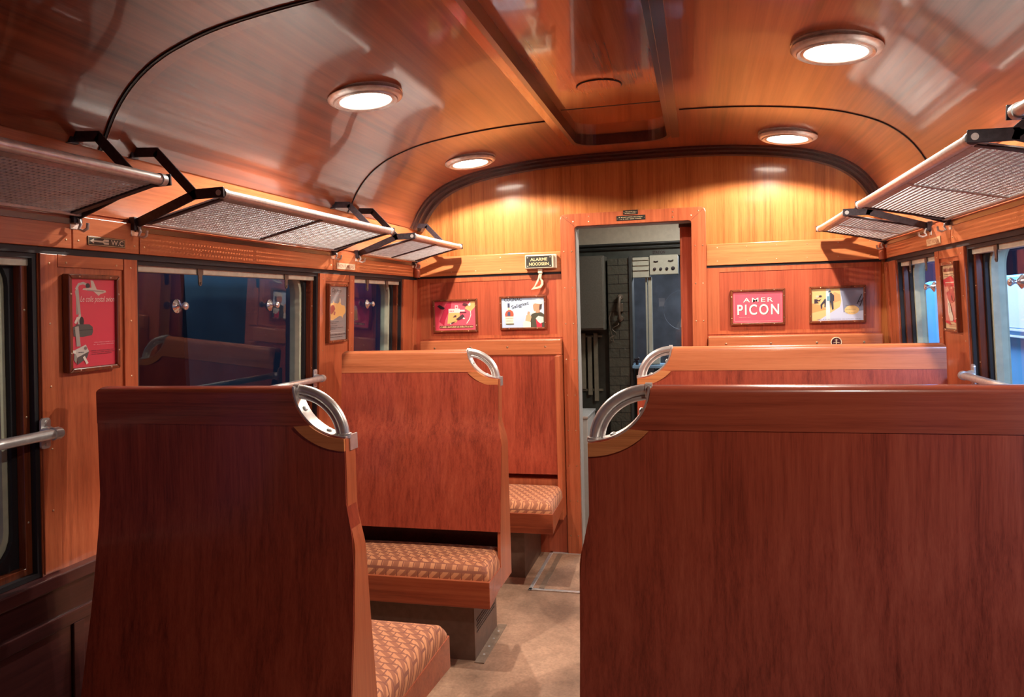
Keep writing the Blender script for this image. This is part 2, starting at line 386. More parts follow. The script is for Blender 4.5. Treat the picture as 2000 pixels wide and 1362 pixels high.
# side wall boards
k = 11
for s in (-1, 1):
    # belt boards
    segs = [(Y0, 1.815), (1.819, 2.085), (2.089, 3.418), (3.422, 3.690), (3.694, 4.50)]
    for y0, y1 in segs:
        bm = bmesh.new(); wbox(bm, s, y0, y1, 1.776, 1.872, 0, .014)
        o = struct(obj('trim_%d' % k, bm, w_belt_y, bevel=.002)); k += 1
        bm = bmesh.new(); P_ = []
        for yy in (y0+.02, y1-.02):
            if yy > 1: P_.append((wx(s, 1.80, .014), yy, 1.80))
        if P_: screws(bm, P_, (-s, 0, 0)); obj('screw', bm, m_screw, o)
        else: bm.free()
    bm = bmesh.new(); wbox(bm, s, Y0, YE, 1.757, 1.776, -.03, .004); struct(obj('trim_%d' % k, bm, m_black)); k += 1
    bm = bmesh.new(); wbox(bm, s, Y0, YE, 2.082, 2.118, 0, .010); o = struct(obj('trim_%d' % k, bm, w_dark, bevel=.002)); k += 1
    bm = bmesh.new(); screws(bm, [(wx(s, 2.1, .010), 1.2+.28*i, 2.1) for i in range(12)], (-s, 0, 0)); obj('screw', bm, m_screw, o)
    bm = bmesh.new(); wbox(bm, s, Y0, YE, 1.885, 2.082, 0, .004); struct(obj('trim_%d' % k, bm, w_belt_y)); k += 1
    # pilaster facing: two stiles and a short top rail
    for (a, c) in ((1.712, 2.085), (3.302, 3.676)):
        bm = bmesh.new()
        wbox(bm, s, a, a+.058, .84, 1.757, 0, .007); wbox(bm, s, c-.058, c, .84, 1.757, 0, .007)
        o = struct(obj('trim_%d' % k, bm, w_pil, bevel=.0015)); k += 1
        bm = bmesh.new(); wbox(bm, s, a+.061, c-.061, 1.722, 1.757, 0, .006); obj('top_rail', bm, w_belt_y, o, bevel=.001)
        bm = bmesh.new(); P_ = [(wx(s, z, .007), yy, z) for yy in (a+.03, c-.03) for z in (1.73, 1.56, 1.38, 1.2, 1.02)]
        P_ += [(wx(s, 1.735, .006), yy, 1.735) for yy in (a+.09, c-.09)]
        screws(bm, P_, (-s, 0, 0)); obj('screw', bm, m_screw, o)
    bm = bmesh.new(); wbox(bm, s, 4.36, 4.45, .84, 1.757, 0, .008); wbox(bm, s, 4.53, 4.584, .84, 1.757, 0, .012)
    struct(obj('trim_%d' % k, bm, w_pil, bevel=.002)); k += 1
    bm = bmesh.new(); tube(bm, [(wx(s, 1.772, .02), 4.55, 1.772), (wx(s, 1.9, .02), 4.55, 1.9)], .022, 12)
    struct(smooth_tubes(obj('trim_%d' % k, bm, w_plank))); k += 1
    # sill ledge and lower panelling
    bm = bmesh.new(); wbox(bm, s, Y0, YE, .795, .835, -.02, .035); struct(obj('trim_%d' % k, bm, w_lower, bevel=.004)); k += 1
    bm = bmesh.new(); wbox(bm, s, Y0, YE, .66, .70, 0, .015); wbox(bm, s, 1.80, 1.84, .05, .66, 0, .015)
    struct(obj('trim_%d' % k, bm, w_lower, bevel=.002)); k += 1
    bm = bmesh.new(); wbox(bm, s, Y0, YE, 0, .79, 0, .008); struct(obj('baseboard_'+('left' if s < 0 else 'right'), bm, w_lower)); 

# windows
WN = 0
m_catch = plain('bronze_catch', (.14, .11, .09), .4, .4)
def window(s, y0, y1, catches, knobs):
    global WN
    WN += 1
    root = sempty('window_%d' % WN, (wx(s, .84, -.05), (y0+y1)/2, .84))
    z0, z1 = .836, 1.757
    fn = lambda u, v, t: (wx(s, v, t), u, v)
    def rr(d, r=.001, n=6): return rrect(y0+d, y1-d, z0+d, z1-d, r, n)
    bm = bmesh.new(); ring(bm, rr(0), rr(.014), fn, -.035, -.004); obj('gasket', bm, m_black, root)
    bm = bmesh.new(); ring(bm, rr(.002), rr(.034), fn, -.048, -.022); fr = obj('frame', bm, w_frame, root, bevel=.002)
    bm = bmesh.new(); screws(bm, [(wx(s, z, -.022), yy, z) for yy in (y0+.024, y1-.024) for z in (1.0, 1.3, 1.6)], (-s, 0, 0)); obj('screw', bm, m_screw, fr)
    bm = bmesh.new(); ring(bm, rrect(y0+.001, y1-.001, z0+.001, 1.798, .001), rrect(y0+.030, y1-.050, z0+.05, 1.756, .09), fn, -.062, -.048); obj('rubber_surround', bm, m_black, root)
    bm = bmesh.new(); ring(bm, rrect(y0+.002, y1-.002, z0+.002, 1.798, .001), rrect(y0+.040, y1-.066, z0+.066, 1.744, .085), fn, -.115, -.064); ofr = obj('outer_frame', bm, m_sage, root)
    smooth_tubes(ofr, 30)
    bm = bmesh.new(); prism(bm, rrect(y0+.030, y1-.05, z0+.05, 1.76, .08), fn, -.090, -.086); obj('pane', bm, m_glass, root)
    bm = bmesh.new(); wbox(bm, s, y0+.004, y1-.004, 1.722, 1.747, -.045, -.018); obj('blind_rail', bm, m_taupe, root, bevel=.003)
    for yy in catches:
        bm = bmesh.new(); fc = lambda u, v, t: (wx(s, v, t), yy+u, v)
        prism(bm, [(-.016, 1.750), (-.016, 1.724), (-.011, 1.717), (-.010, 1.690), (-.005, 1.680), (.004, 1.680), (.009, 1.688), (.010, 1.717), (.016, 1.724), (.016, 1.750)], fc, -.016, -.011)
        lathe(bm, [(.0055, 0), (.004, .003)], (wx(s, 1.69, -.011), yy, 1.69), (-s, 0, 0), 10)
        obj('catch', bm, m_catch, root, bevel=.001)
    for yy in knobs:
        bm = bmesh.new(); lathe(bm, [(.024, 0), (.026, .004), (.018, .010), (.008, .018), (.007, .026), (.013, .034), (.016, .040), (.012, .046), (.001, .048)],
                                (wx(s, 1.607, -.086), yy, 1.607), (-s, 0, 0), 20)
        smooth_tubes(obj('knob', bm, m_chrome, root), 60)
for s in (-1, 1):
    window(s, -1.15, .10, [], [])
    window(s, .45, 1.71, [.80, 1.40], [.76, 1.37])
    window(s, 2.087, 3.30, [2.43, 3.03], [2.39, 3.01])
    window(s, 3.678, 4.357, [3.88, 4.148], [4.03])

# end wall boards and the doorway
for a, c in ((-1.375, -.440), (.431, 1.375)):
    bm = bmesh.new(); box(bm, a, c, YE-.014, YE, 1.776, 1.900); o = struct(obj('trim_%d' % k, bm, w_belt_x, bevel=.002)); k += 1
    bm = bmesh.new(); n_ = 6
    screws(bm, [(a+.06+(c-a-.12)*i/5, YE-.014, z) for i in range(6) for z in (1.80, 1.878)], (0, -1, 0)); obj('screw', bm, m_screw, o)
    bm = bmesh.new(); box(bm, a-.01, c, YE-.006, YE, 1.762, 1.776); struct(obj('trim_%d' % k, bm, m_black)); k += 1
    bm = bmesh.new(); box(bm, a-.06, c, YE-.004, YE, 0, 1.762); struct(obj('trim_%d' % k, bm, w_end_mid)); k += 1
    # plain border around the veneered field
    bm = bmesh.new(); outer = [(a+.0, 1.37), (c, 1.37), (c, 1.76), (a, 1.76)]; inn = [(a+.07, 1.39), (c-.035, 1.39), (c-.035, 1.735), (a+.07, 1.735)]
    ring(bm, outer, inn, fn_end, YE-.0065, YE-.003); struct(obj('trim_%d' % k, bm, w_pil)); k += 1
bm = bmesh.new()
outer = [(-.438, 0), (-.438, 2.095), (-.430, 2.115), (-.410, 2.123), (.401, 2.123), (.421, 2.115), (.429, 2.095), (.429, 0)]
inner = [(-.349, 0), (-.349, 2.03), (-.346, 2.041), (-.335, 2.047), (.331, 2.047), (.342, 2.041), (.345, 2.03), (.345, 0)]
poly = outer+inner[::-1]
prism(bm, poly, fn_end, YE-.020, YE)
o = struct(obj('door_1', bm, w_plank, bevel=.003))
bm = bmesh.new(); P_ = []
for i in range(9):
    z = .12+.222*i
    for x in (-.418, -.370, .366, .409): P_.append((x, YE-.020, z))
for x in (-.26, .24):
    for z in (2.07, 2.103): P_.append((x, YE-.02, z))
for x in (-.395, .385): P_ += [(x, YE-.02, 2.1), (x+(.04 if x < 0 else -.04), YE-.02, 2.075)]
screws(bm, P_, (0, -1, 0), .0042); obj('screw', bm, m_screw, o)
bm = bmesh.new()
for sx, sz, ex, ez in ((-.349, 2.047, -.432, 2.117), (.345, 2.047, .423, 2.117)):
    bar(bm, (sx, YE-.0203, sz), (ex, YE-.0203, ez), .0015, .001)
obj('mitre_line', bm, m_black, o)
obj('jamb_edge', B((-.351, -.343, YE, YE+.10, 0, 2.047), (-.349, .345, YE-.004, YE+.09, 2.040, 2.049)), m_ltgrey, o)
o = struct(obj('door_2', B((.284, .40, YE+.10, YE+.145, 0.01, 2.10)), w_bench, bevel=.004))
obj('edge_strip', B((.276, .284, YE+.105, YE+.140, 0.01, 2.02)), w_plank, o)
obj('top_shade_strip', B((.27, .40, YE+.093, YE+.15, 2.02, 2.10)), w_dark, o)  # dark strip stands in for the shadow across the top of the sliding door

# ------------------------------------------------------------------ ceiling lights
def ceiling_light(x, y, label, lit=True, power=1.0):
    root = thing('ceiling_light', label, 'lamp', (x, y, 2.386), 'round ceiling lights')
    bm = bmesh.new()
    prof = [(.097, 2.396), (.101, 2.389), (.109, 2.388), (.112, 2.390), (.122, 2.386), (.125, 2.391), (.134, 2.392), (.142, 2.397), (.146, 2.404), (.144, 2.408), (.137, 2.410), (.137, 2.413), (.146, 2.416), (.147, 2.422),
            (.142, 2.432), (.097, 2.432)]
    nn = 48; rows = [[bm.verts.new((x+r*math.cos(2*PI*i/nn), y+r*math.sin(2*PI*i/nn), z)) for i in range(nn)] for r, z in prof]
    for a, c in zip(rows, rows[1:]+rows[:1]):
        for i in range(nn): bm.faces.new((a[i], a[(i+1) % nn], c[(i+1) % nn], c[i]))
    rot = Matrix.Rotation(math.radians(6)*(1 if x > 0 else -1), 3, 'Y'); ctr = Vector((x, y, 2.40))      # follows the slope of the ceiling
    def tilt(b_):
        for v in b_.verts: v.co = ctr+rot@(v.co-ctr)-Vector((0, 0, .006))
    tilt(bm)
    smooth_tubes(obj('bezel', bm, m_bezel, root), 50)
    bm = bmesh.new(); lathe(bm, [(.0975, 2.398), (.0975, 2.404)], (x, y, 0), (0, 0, 1), 40); tilt(bm); obj('lens', bm, m_lens if lit else m_cream, root)
    d = bpy.data.lights.new('bulb', 'SPOT'); d.energy = LAMP_W*power; d.color = LAMP_COL; d.spot_size = math.radians(150); d.spot_blend = .22; d.shadow_soft_size = .014
    o = bpy.data.objects.new('bulb', d); COL.objects.link(o); o.parent = root; o.location = (0, 0, -.002); o.rotation_euler = (0, math.radians(6)*(1 if x > 0 else -1), 0)
    return root
m_bezel = plain('lamp_bezel', (.62, .60, .58), .35, .5, noise=.15, nscale=50)
ceiling_light(-.866, 2.742, 'lit round ceiling light above the first high bench back, on the W.C. arrow side')
ceiling_light(.839, 2.742, 'lit round ceiling light, the largest in view, opposite the W.C. arrow side')
ceiling_light(-.866, 4.121, 'small lit round ceiling light by the arch, above the alarm handle side')
ceiling_light(.835, 4.121, 'small lit round ceiling light by the arch, on the AMER PICON side')

ceiling_light(.94, .98, 'added ceiling light out of view on the AMER PICON side, fill for the widest bench back', power=.43)  # unseen lamp added to brighten the front of the widest bench back
# ------------------------------------------------------------------ luggage racks
def rack(s, y0, y1, label, near_b=True):
    root = thing('luggage_rack', label, 'luggage rack', (s*1.36, (y0+y1)/2, 1.86), 'perforated luggage racks over the windows')
    X = lambda v: s*v
    tx, tz = (1.062, 1.951) if s < 0 else (1.038, 1.951)
    bm = bmesh.new(); tube(bm, [(X(tx), y0, tz), (X(tx), y1, tz)], .0145, 20); fr = smooth_tubes(obj('front_rail', bm, m_alu, root))
    for yy in (y0, y1):
        bm = bmesh.new(); lathe(bm, [(.0175, -.009), (.0175, .009)], (X(tx), yy, tz), (0, 1, 0), 20); smooth_tubes(obj('end_collar', bm, m_alu_d, fr))
    # the mesh: crossing strips in one sloping plane
    A, C = Vector((X(tx+.014), 0, tz-.010)), Vector((X(1.352), 0, 1.878))
    bm = bmesh.new(); n = int((C-A).length/.0150); d = (C-A).normalized(); up = Vector((-d.z, 0, d.x)); up = up if up.z > 0 else -up
    for i in range(n+1):
        p = A+(C-A)*i/n
        a = p-d*.0034; c = p+d*.0034
        hexa(bm, [(q.x+w_*up.x, yy, q.z+w_*up.z) for w_ in (-.0018, .0018) for q, yy in ((a, y0), (c, y0), (c, y1), (a, y1))])
    m = int((y1-y0)/.0150)
    for i in range(m+1):
        yy = y0+(y1-y0)*i/m; a, c = A, C
        hexa(bm, [(q.x+w_*up.x, y_, q.z+w_*up.z) for w_ in (-.0016, .0020) for q, y_ in ((a, yy-.0034), (c, yy-.0034), (c, yy+.0034), (a, yy+.0034))])
    obj('mesh', bm, m_mesh, root)
    bm = bmesh.new(); lip = Vector((X(tx+.014), 0, tz-.01))
    bar(bm, (X(tx+.024), (y0), tz-.014), (X(tx+.024), y1, tz-.014), .022, .003, (-d.z, 0, d.x))
    obj('front_strip', bm, m_alu_d, root)
    bm = bmesh.new(); box(bm, *sorted((X(1.350), X(1.366))), y0-.02, y1+.02, 1.868, 1.886); obj('back_rail', bm, m_alu_d if s < 0 else m_alu_d, root, bevel=.003)
    bm = bmesh.new(); wbox(bm, s, y0-.02, y1+.02, 1.846, 1.862, .012, .020); obj('wall_rail', bm, w_dark, root)
    bm = bmesh.new(); ym = (y0+y1)/2
    bar(bm, (A.x, ym, A.z-.004), (C.x, ym, C.z-.004), .004, .026, (0, 1, 0)); obj('crossbar', bm, m_iron if s < 0 else m_alu_d, root)
    for yy in (y0+.012, y1-.012):
        bm = bmesh.new(); bar(bm, (A.x, yy, A.z-.004), (C.x, yy, C.z-.004), .006, .022, (0, 1, 0)); obj('end_bar', bm, m_iron, root)
    for yy in (y0-.020, y1+.020):
        bm = bmesh.new(); t = .007; w = .030
        bar(bm, (X(1.367), yy, 2.098), (X(1.275), yy, 2.092), w, t); bar(bm, (X(1.285), yy, 2.094), (X(tx+.089), yy, tz+.002), w, t)
        bar(bm, (X(1.372), yy, 1.872), (X(tx+.082), yy, tz+.002), w, t); bar(bm, (X(tx+.099), yy, tz), (X(tx-.016), yy, tz+.002), w+.002, t)
        box(bm, *sorted((X(1.362), X(1.380))), yy-.016, yy+.016, 2.078, 2.118); box(bm, *sorted((X(1.366), X(1.386))), yy-.016, yy+.016, 1.850, 1.892)
        br = obj('bracket', bm, m_iron, root, bevel=.0015)
        bm = bmesh.new(); lathe(bm, [(.009, -.006), (.009, .006)], (X(tx), yy, tz), (0, 1, 0), 12); smooth_tubes(obj('bolt', bm, m_alu, br))
        bm = bmesh.new()
        box(bm, *sorted((wx(s, 1.84, .012), wx(s, 1.84, .016))), yy-.016, yy+.016, 1.832, 1.886)
        hk = obj('hook_plate', bm, m_alu, br, bevel=.002)
        bm = bmesh.new(); x1 = wx(s, 1.83, .016)
        tube(bm, [(x1, yy, 1.868), (x1-s*.018, yy, 1.861), (x1-s*.022, yy, 1.845), (x1-s*.014, yy, 1.832), (x1-s*.030, yy, 1.826), (x1-s*.044, yy, 1.832), (x1-s*.047, yy, 1.848)], .0045, 8)
        smooth_tubes(obj('coat_hook', bm, m_alu, hk), 60)
    return root
rack(-1, .47, 1.805, 'shadowed luggage rack above the W.C. arrow side, cut by the frame edge')
rack(-1, 2.085, 3.395, 'long luggage rack above the window between the red and the grey posters')
rack(-1, 3.705, 4.475, 'short luggage rack in the corner beyond the NON FUMEURS plate')
rack(1, .47, 1.805, 'luggage rack showing only its tube end in the upper corner of the photo')
rack(1, 2.085, 3.395, 'long luggage rack over the brightly lit blue and white window')
rack(1, 3.705, 4.475, 'short luggage rack in the corner on the AMER PICON side')

# ------------------------------------------------------------------ window guard rails
def guard(s, y0, y1, label):
    root = thing('guard_rail', label, 'rail', (wx(s, 1.2, 0), (y0+y1)/2, 1.215), 'metal guard rails across the windows')
    bm = bmesh.new(); tube(bm, [(wx(s, 1.25, .045), y0, 1.25), (wx(s, 1.25, .045), y1, 1.25)], .0145, 18); smooth_tubes(obj('rail', bm, m_alu, root))
    for yy in (y0+.02, y1-.018):
        bm = bmesh.new(); fnb = lambda u, v, t: (wx(s, v, t), u, v)
        prism(bm, rrect(yy-.016, yy+.016, 1.206, 1.294, .010), fnb, .006, .012)
        lathe(bm, [(.021, 0), (.020, .016), (.014, .028)], (wx(s, 1.25, .010), yy, 1.25), (-s, 0, 0), 16)
        lathe(bm, [(.018, -.010), (.018, .010)], (wx(s, 1.25, .045), yy, 1.25), (0, 1, 0), 18)
        br = smooth_tubes(obj('bracket', bm, m_alu, root), 40)
        each_screw(br, [(wx(s, z, .012), yy, z) for z in (1.218, 1.282)], (-s, 0, 0), .006, m_alu_d)
guard(-1, .44, 1.735, 'round metal guard rail across the window before the red poster')
guard(-1, 2.07, 3.275, 'round metal guard rail ending behind the first bench with the curved handle')
guard(1, 2.07, 3.275, 'pale metal guard rail end above the wide bench below the narrow poster')
guard(1, 3.665, 4.37, 'guard rail bracket just behind the end of the second wide bench')

# ------------------------------------------------------------------ benches
def lerp_tab(tab, z):
    if z >= tab[0][0]: return tab[0][1]
    for (za, a), (zb, b_) in zip(tab, tab[1:]):
        if z >= zb: return a+(b_-a)*(za-z)/(za-zb)
    return tab[-1][1]
ZT, RX, RZ = 1.3725, .152, .138
def a_cut(z): return RX*math.sqrt(max(0, 1-((ZT-z)/RZ)**2)) if z > ZT-RZ else 0
def a_edge(z):
    if z > ZT-RZ: return a_cut(z)
    if z > 1.06: return 0
    if z > .93: return -.024*(1-math.cos(PI*(1.06-z)/.13))/2
    return -.024
def loft(bm, X, zs, a0, a1, yn, yf):
    rows = [[bm.verts.new(c) for c in ((X(a0(z)), yn(z), z), (X(a1(z)), yn(z), z), (X(a1(z)), yf(z), z), (X(a0(z)), yf(z), z))] for z in zs]
    for p, q in zip(rows, rows[1:]):
        for i in range(4): j = (i+1) % 4; bm.faces.new((p[i], p[j], q[j], q[i]))
    bm.faces.new(rows[0]); bm.faces.new(rows[-1][::-1])
def zrange(a, c, n): return [a+(c-a)*i/n for i in range(n+1)]
def cushion(bm, x0, x1, y0, y1, z0, z1, flare=0, front=1):
    """rounded pad; front=+1 when its free edge is at y1, flare widens the aisle side towards the front."""
    nx, ny = 28, 16; aisle = 1 if abs(x1) < abs(x0) else -1
    grid = []
    for i in range(nx+1):
        rowv = []
        for j in range(ny+1):
            u, v = i/nx, j/ny
            # ease towards the rim for round edges
            uu = .5-.5*math.cos(PI*u); vv = .5-.5*math.cos(PI*v)
            x = x0+(x1-x0)*uu; y = y0+(y1-y0)*vv
            ft = (vv if front > 0 else 1-vv)
            if aisle > 0: x += flare*ft*uu
            else: x -= flare*ft*(1-uu)
            ex = min(uu, 1-uu)*(x1-x0); ey = min(vv, 1-vv)*abs(y1-y0); r = .040
            hx = math.sqrt(max(0, 1-max(0, 1-ex/r)**2)); hy = math.sqrt(max(0, 1-max(0, 1-ey/r)**2))
            z = z0+(z1-z0)*min(hx, hy)*(.86+.14*math.sin(PI*uu)*math.sin(PI*vv))
            rowv.append(bm.verts.new((x, y, z)))
        grid.append(rowv)
    for i in range(nx):
        for j in range(ny): bm.faces.new((grid[i][j], grid[i+1][j], grid[i+1][j+1], grid[i][j+1]))
    # underside
    low = {}
    edge = [(i, 0) for i in range(nx)]+[(nx, j) for j in range(ny)]+[(i, ny) for i in range(nx, 0, -1)]+[(0, j) for j in range(ny, 0, -1)]
    lv = [bm.verts.new(grid[i][j].co-Vector((0, 0, .012))) for i, j in edge]
    for q in range(len(edge)):
        a, c = edge[q], edge[(q+1) % len(edge)]
        bm.faces.new((grid[a[0]][a[1]], grid[c[0]][c[1]], lv[(q+1) % len(edge)], lv[q]))
    bm.faces.new(lv)
def bench(s, xa, xw, y, front, near, far, label, seat_y, group, zbot=.5, base_y=None, flare=.012, rail=None):
    """s=-1: aisle edge faces +x.  near/far: (z, y) tables of the two faces.  front: side the sitter faces (+1 away from the camera)."""
    root = thing('bench', label, 'bench', ((xa+xw)/2, y, 0), group)
    X = (lambda a: xa-a) if s < 0 else (lambda a: xa+a)
    W = abs(xw-xa); yn = lambda z: lerp_tab(near, z); yf = lambda z: lerp_tab(far, z)
    rw = lambda z: W-(.018*(1-math.sqrt(max(0, 1-((z-(ZT-.018))/.018)**2))) if z > ZT-.018 else 0)
    zs_cut = [ZT-RZ+RZ*math.sin(PI/2*i/14) for i in range(15)]
    # top rail (with the round cut for the handle)
    zs = [z for z in zs_cut if z > 1.27]; zs = [1.268]+[z for z in zs if z < ZT-.0005]
    bm = bmesh.new(); loft(bm, X, zs, lambda z: a_cut(z)+.001, rw, lambda z: yn(z)-.0005+.018*max(0, (z-ZT+.016)/.016)**2, lambda z: yf(z)+.0005-.018*max(0, (z-ZT+.016)/.016)**2)
    smooth_tubes(obj('top_rail', bm, rail or w_rail, root), 35)
    # veneered panel
    zs = sorted(set([zbot]+zrange(zbot, ZT-RZ, 14)+[z for z in zs_cut if z < 1.268]+[1.268]))
    bm = bmesh.new(); loft(bm, X, zs, lambda z: a_edge(z)+.0015, lambda z: W+.040*max(0, (1.0-z)/.6 if z > .4 else 1), lambda z: yn(z)+.001, lambda z: yf(z)-.001)
    smooth_tubes(obj('back_panel', bm, w_bench, root), 35)
    gx = sorted((X(.02), X(W-.02))); gy = yf(.45)-.018 if front < 0 else yn(.45)
    obj('gap_shade_board', B((gx[0], gx[1], gy, gy+.014, .30, zbot+.02)), w_lower, root) if front < 0 else None  # dark sheet stands in for the shade in the gap below the panel
    # fillet of solid wood under the handle
    bm = bmesh.new(); ti = [math.radians(48.5+41.5*i/10) for i in range(11)]; to = [math.radians(38.5+51.5*i/10) for i in range(11)]
    poly = [(RX*math.cos(t), ZT-RZ*math.sin(t)) for t in ti]+[((RX*1.24)*math.cos(t), ZT-(RZ*1.24)*math.sin(t)) for t in to[::-1]]
    ym_n, ym_f = yn(1.25), yf(1.25)
    prism(bm, poly, lambda u, v, t: (X(max(u, .001)), t, v), ym_n-.004, ym_f+.004); obj('corner_block', bm, w_belt_x, root)
    # end boards
    zs = sorted(set(zrange(.30 if front < 0 else .20, .92, 8)+zrange(.92, 1.07, 8)+[1.12, 1.17, ZT-RZ-.002]))
    bm = bmesh.new(); loft(bm, X, zs, a_edge, lambda z: a_edge(z)+.014, lambda z: yn(z)+.006, lambda z: yf(z)+.004)
    smooth_tubes(obj('end_board', bm, w_plank, root), 40)
    zs = sorted(set(zrange(.20, 1.36, 12)))
    bm = bmesh.new(); loft(bm, X, zs, lambda z: W-.024, lambda z: W+.041*max(0, (1.0-z)/.6 if z > .4 else 1), lambda z: yn(z)+.006, lambda z: yf(z)+.003)
    obj('wall_end_board', bm, w_bench, root)
    # handle
    yc = (yn(1.30)+yf(1.30))/2; hw = max(.020, (yf(1.3)-yn(1.3))/2-.004)
    bm = bmesh.new(); R = .0135
    arc = [(X(RX-(RX-.014)*math.sin(PI/2*i/20)), yc, ZT-RZ+(RZ-.010)*math.cos(PI/2*i/20)) for i in range(21)]
    tube(bm, arc, R, 16, False)
    arc2 = [(X(RX-(RX-.014-.019)*math.sin(PI/2*i/20)), yc, ZT-RZ+(RZ-.010-.019)*math.cos(PI/2*i/20)) for i in range(21)]
    tube(bm, arc2, .0065, 10, False)
    h = smooth_tubes(obj('handle', bm, m_handle, root), 50)
    bm = bmesh.new(); rows = []
    for i in range(19):
        t = PI/2*i/18
        for_k = []
        for rr in (1.0, .965):
            for yy in (yc-hw, yc+hw): for_k.append(bm.verts.new((X(RX*rr*math.cos(t)), yy, ZT-RZ*rr*math.sin(t))))
        rows.append(for_k)
    for p, q in zip(rows, rows[1:]):
        for a, c in ((0, 1), (1, 3), (3, 2), (2, 0)): bm.faces.new((p[a], p[c], q[c], q[a]))
    bm.faces.new((rows[0][0], rows[0][1], rows[0][3], rows[0][2])); bm.faces.new((rows[-1][0], rows[-1][2], rows[-1][3], rows[-1][1]))
    smooth_tubes(obj('flange', bm, m_handle, h), 40)
    for t in (math.radians(28), math.radians(66)):
        bm = bmesh.new()
        p = Vector((X(RX*.965*math.cos(t)), yc, ZT-RZ*.965*math.sin(t))); nrm = Vector((X(0)-X(math.cos(t)), 0, math.sin(t)))
        lathe(bm, [(.008, 0), (.0075, .004), (.004, .006)], p, nrm, 12)
        obj('bolt', bm, m_alu_d, h)
    bm = bmesh.new()
    lathe(bm, [(.0185, -.008), (.0185, .008)], (X(RX-.004), yc, ZT-.012), (1, 0, 0), 16)
    smooth_tubes(obj('socket', bm, m_handle, h), 40); bm = bmesh.new()
    lathe(bm, [(.0185, -.006), (.0185, .006)], (X(.014), yc, ZT-RZ+.004), (0, 0, 1), 16)
    xs = sorted((X(-.003), X(.001))); box(bm, xs[0], xs[1], yc-.004, yc+.040, ZT-RZ-.036, ZT-RZ+.006)
    smooth_tubes(obj('socket', bm, m_handle, h), 40)
    # seat
    y0, y1 = seat_y; ea = X(-.020); ew = X(W-.03); lo, hi = min(ea, ew), max(ea, ew)
    bm = bmesh.new()
    yfnt = y1 if front > 0 else y0; ybk = y0 if front > 0 else y1
    fa = ea+(flare if s < 0 else -flare)
    hexa(bm, [(ew, ybk, .315), (ea, ybk, .315), (fa, yfnt, .285), (ew, yfnt, .285), (ew, ybk, .385), (ea, ybk, .385), (fa, yfnt, .403), (ew, yfnt, .403)])
    obj('seat_box', bm, w_seat, root, bevel=.003)
    bm = bmesh.new(); cushion(bm, lo+.004, hi-.004, y0+(.012 if front < 0 else 0), y1-(.012 if front > 0 else 0), .400, .468, flare, front)
    cu = smooth_tubes(obj('cushion', bm, m_moq, root), 60)
    # support box down to the floor with its grille
    b0, b1 = base_y; bx = X(.075); bl, bh = min(bx, ew), max(bx, ew)
    bs = obj('base', B((bl, bh, b0, b1, .0, .300)), m_base, root)
    bm = bmesh.new(); xo = bx+(.0015 if s < 0 else -.0015)
    for r in range(5):
        for c in range(int((b1-b0-.06)/.020)):
            yy = b0+.03+.020*c+(.010 if r % 2 else 0); z = .115+.014*r
            box(bm, *sorted((bx, xo)), yy, yy+.013, z, z+.006)
    obj('grille', bm, m_black, bs)
    bm = bmesh.new(); fx = sorted((bx, bx+(.045 if s < 0 else -.045))); box(bm, fx[0], fx[1], b0-.02, b1+.02, 0.0005, .004)
    fl = obj('floor_flange', bm, m_flange, bs)
    each_screw(fl, [((fx[0]+fx[1])/2, b0+.06+i*(b1-b0-.12)/3, .004) for i in range(4)], (0, 0, 1), .006, m_alu)
    return root
m_base = plain('brown_kick_plate', (.15, .09, .065), .5, noise=.15)
m_flange = plain('worn_floor_edge', (.30, .22, .16), .35, .2, noise=.2)
N1 = [(1.38, 1.795), (1.05, 1.785), (.75, 1.750), (.45, 1.700), (0, 1.68)]
F1 = [(1.38, 1.850), (1.05, 1.845), (.97, 1.835), (.75, 1.850), (.46, 1.875), (0, 1.89)]
N2 = [(1.38, 3.360), (1.05, 3.320), (.97, 3.285), (.75, 3.245), (.50, 3.205), (0, 3.18)]
F2 = [(1.38, 3.415), (1.05, 3.385), (.97, 3.390), (0, 3.390)]
G = 'wooden benches with curved metal corner handles'
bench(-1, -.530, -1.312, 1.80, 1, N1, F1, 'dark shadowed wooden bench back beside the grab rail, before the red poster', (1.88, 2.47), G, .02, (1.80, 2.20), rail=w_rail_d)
bench(-1, -.528, -1.325, 3.36, -1, N2, F2, 'lit wooden bench with a patterned seat below the narrow grey poster', (2.985, 3.32), G, .55, (3.095, 3.46))
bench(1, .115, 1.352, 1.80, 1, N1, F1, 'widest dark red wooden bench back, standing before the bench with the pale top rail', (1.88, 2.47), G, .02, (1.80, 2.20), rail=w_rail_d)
bench(1, .112, 1.352, 3.36, -1, N2, F2, 'wide lit wooden bench back with a pale grained top rail, below the AMER PICON sign', (2.985, 3.32), G, .55, (3.095, 3.46))
